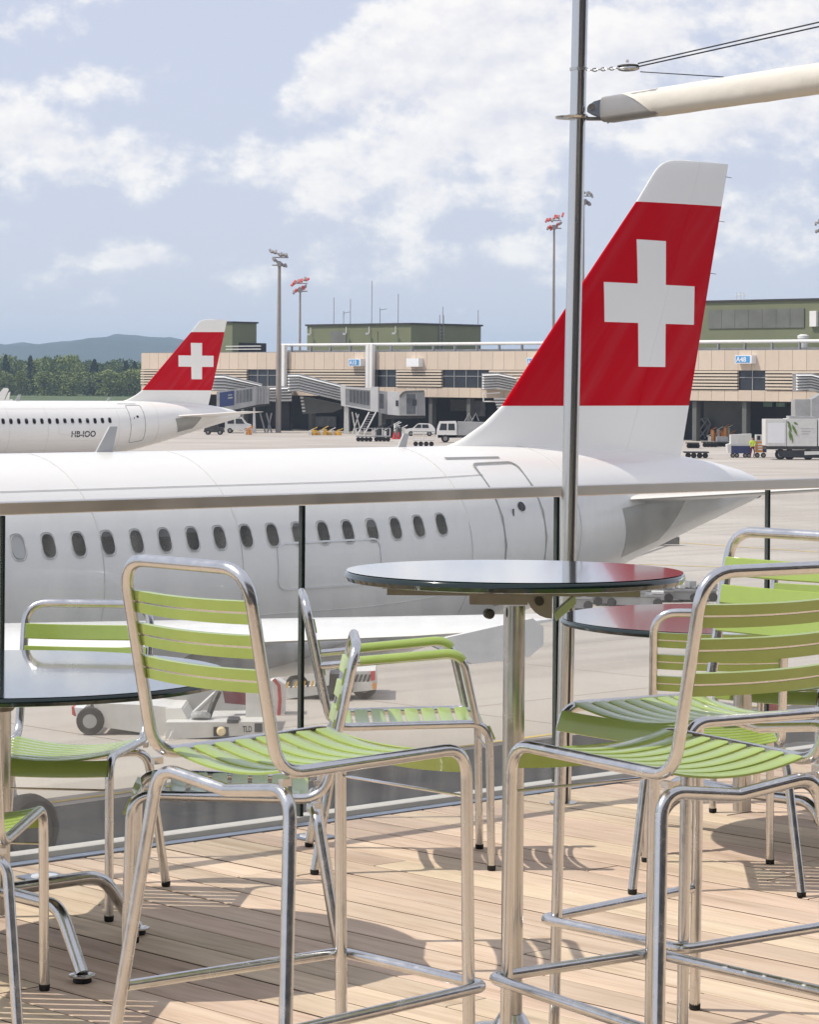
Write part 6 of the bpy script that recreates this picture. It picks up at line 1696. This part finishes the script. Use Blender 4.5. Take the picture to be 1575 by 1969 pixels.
def chair_proto(kind):
    """list of (name, mesh, material, matrix, children)"""
    stool = kind == 'stool'
    w_, yf, yb = 0.19, 0.252, 0.236
    hs, hr, ht = (0.775, 0.764, 1.152) if stool else (0.452, 0.440, 0.832)
    yt = 0.316 if stool else 0.318
    ff = yf + (0.014 if stool else 0.010)
    rfx, rfy = (0.283, 0.298) if stool else (0.247, 0.285)
    I = Matrix.Identity(4); parts = []
    P = [(w_ + .004, ff, .012), (w_, yf, hs), (w_, -yb, hr), (w_, -yt, ht), (-w_, -yt, ht), (-w_, -yb, hr), (-w_, yf, hs), (-w_ - .004, ff, .012)]
    path = fillet(P, [.062, .075, .070, .070, .075, .062], 8)
    mb = MB(); mb.tube(path, TRAD, 14); parts.append(('frame', mb.mesh('frame', True), 'aluminium', I, []))
    # rear legs: one bent tube passing under the seat in a shallow V
    top = hr - 0.028
    P = [(rfx, -rfy, .012), (w_ + .012, -yb + .020, top), (0, -yb + .030, top - .024), (-w_ - .012, -yb + .020, top), (-rfx, -rfy, .012)]
    mb = MB(); mb.tube(fillet(P, [.055, .05, .055], 8), TRAD * 1.06, 14); parts.append(('rear_leg_frame', mb.mesh('rear', True), 'aluminium', I, []))
    mb = MB()
    for sx in (-1, 1):
        mb = MB(); mb.box((sx * (w_ + .006), -yb + .012, hr - .014), (.012, .022, .014)); parts.append(('weld_block', mb.mesh('weld'), 'aluminium', I, []))
    caps = [(w_ + .004, ff), (-w_ - .004, ff), (rfx, -rfy), (-rfx, -rfy)]
    for (x, y) in caps:
        mb = MB(); mb.lathe((x, y, 0), [(.0115, 0), (.0135, .003), (.0138, .016)], 14); parts.append(('foot_cap', mb.mesh('cap', True), 'rubber', I, []))
    ss = slat_mesh(w_ - .004, .0425, .006, .024, 'z')
    nsl = 8
    for i in range(nsl):
        y = -.178 + i * .0535; f = (y + yb) / (yf + yb); z = hr + (hs - hr) * f + TRAD * .75
        parts.append(('seat_slat', ss, 'green', Matrix.Translation((0, y, z)), []))
    fs_ = slat_mesh(w_ - .004, .047, .006, .018, 'z')
    parts.append(('front_slat', fs_, 'green', Matrix.Translation((0, yf + .012, hs - .028)) @ Matrix.Rotation(radians(-66), 4, 'X'), []))
    bs = slat_mesh(w_ - .006, .0445, .011, .016, 'y')
    lean = atan2(yt - yb, ht - hr)
    for dz in ((.083, .148, .213)):
        z = ht - dz; y = -yb - (yt - yb) * (z - hr) / (ht - hr)
        parts.append(('back_slat', bs, 'green', Matrix.Translation((0, y + .006, z)) @ Matrix.Rotation(lean, 4, 'X'), []))
    mb = MB(); z = hs - (.098 if stool else .090); mb.tube([(-w_, yf + .003, z), (w_, yf + .003, z)], .0032, 8); parts.append(('front_rod', mb.mesh('rod', True), 'aluminium', I, []))
    if stool:
        zr = .30; fr = (hr - .028 - zr) / (hr - .04)
        rx = rfx + (w_ + .012 - rfx) * (zr / top); ry = rfy + (yb - .02 - rfy) * (zr / top)
        P = [(-rx - .004, -ry + .012, zr), (-w_ - .026, yf + .032, zr), (w_ + .026, yf + .032, zr), (rx + .004, -ry + .012, zr)]
        mb = MB(); mb.tube(fillet(P, .030, 7), .0115, 12); parts.append(('footrest', mb.mesh('footrest', True), 'aluminium', I, []))
    if kind == 'arm':
        for sx in (-1, 1):
            z0 = .628; y0 = -yb - (yt - yb) * (z0 - hr) / (ht - hr)
            P = [(sx * (w_ + .0), y0, z0), (sx * (w_ + .02), .165, .668), (sx * (w_ + .004), .215, hs)]
            pth = fillet(P, [.062], 9); mb = MB(); mb.tube(pth, TRAD * .95, 14)
            # half-shell pad over the tube
            ro, ri = .0195, .0132; arc = [radians(-15 + 210 * k / 10) for k in range(11)]
            prof = [(ro * cos(a), ro * sin(a)) for a in arc] + [(ri * cos(a), ri * sin(a)) for a in arc[::-1]]
            a_, b_ = Vector(pth[0]), Vector(pth[1]); pp = [a_.lerp(b_, .33), a_.lerp(b_, .66)] + [Vector(q) for q in pth[1:8]]
            m2 = MB(); m2.sweep(pp, prof)
            parts.append(('armrest', mb.mesh('arm', True), 'aluminium', I, [('arm_pad', m2.mesh('pad', True), 'green')]))
    return parts
PROTO = {k: chair_proto(k) for k in ('stool', 'low', 'arm')}
NAMES = dict(stool='bar_stool', low='garden_chair', arm='garden_armchair')
def chair(kind, x, y, rz, label, group):
    root = empty(NAMES[kind], (x, y, 0), rz, label, 'stool' if kind == 'stool' else 'chair', group)
    for (nm, me, mat, mtx, ch) in PROTO[kind]:
        o = obj(nm, me, mat, root, world=False); o.matrix_local = mtx
        for (n2, m2, mt2) in ch: obj(n2, m2, mt2, o, world=False)
    return root
g1, g2 = 'bar stools round the tall table', 'low chairs round the low tables'
chair('stool', -0.196, 5.449, -0.825, 'lime green bar stool at left, nearest, turned away towards the tall table', g1)
chair('stool', 0.514, 5.457, 0.630, 'lime green bar stool at right seen from behind, nearest the right edge', g1)
chair('stool', 0.661, 6.201, 2.298, 'lime green bar stool facing the camera behind the right hand stool', g1)
chair('arm', -0.012, 8.655, -1.500, 'lime green armchair with green arm pads in the middle, seen from the side', g2)
chair('low', -0.989, 7.920, 3.036, 'low lime green chair facing the camera behind the left table', g2)
chair('low', -0.455, 7.170, 1.614, 'low chair seen edge on under the left bar stool, facing left', g2)
chair('low', 0.930, 8.370, -0.060, 'low lime green chair seen from behind at the right hand low table', g2)
chair('low', 1.370, 9.790, 2.640, 'low chair beyond the right hand low table, mostly hidden', g2)
chair('low', -1.099, 6.520, -0.070, 'low chair cut off by the lower left corner', g2)

# ================================================================== HAZE
HAZE = True
if HAZE:
    mb = MB(); mb.prism([(-9500, -70, APRON - 6), (9500, -70, APRON - 6), (9500, 8300, APRON - 6), (-9500, 8300, APRON - 6)], (0, 0, 136))
    m = bpy.data.materials.new('haze_air'); m.use_nodes = True; N, L = m.node_tree.nodes, m.node_tree.links; N.clear()
    o_ = N.new('ShaderNodeOutputMaterial'); v_ = N.new('ShaderNodeVolumePrincipled')
    v_.inputs['Color'].default_value = (0.57, 0.75, 1.0, 1); v_.inputs['Density'].default_value = 1.1e-4; v_.inputs['Anisotropy'].default_value = 0.1
    L.new(v_.outputs[0], o_.inputs['Volume'])
    tag(obj('haze', mb, m), 'thin bluish haze over the airfield', 'haze', kind='stuff')
print('objects', len(bpy.data.objects))
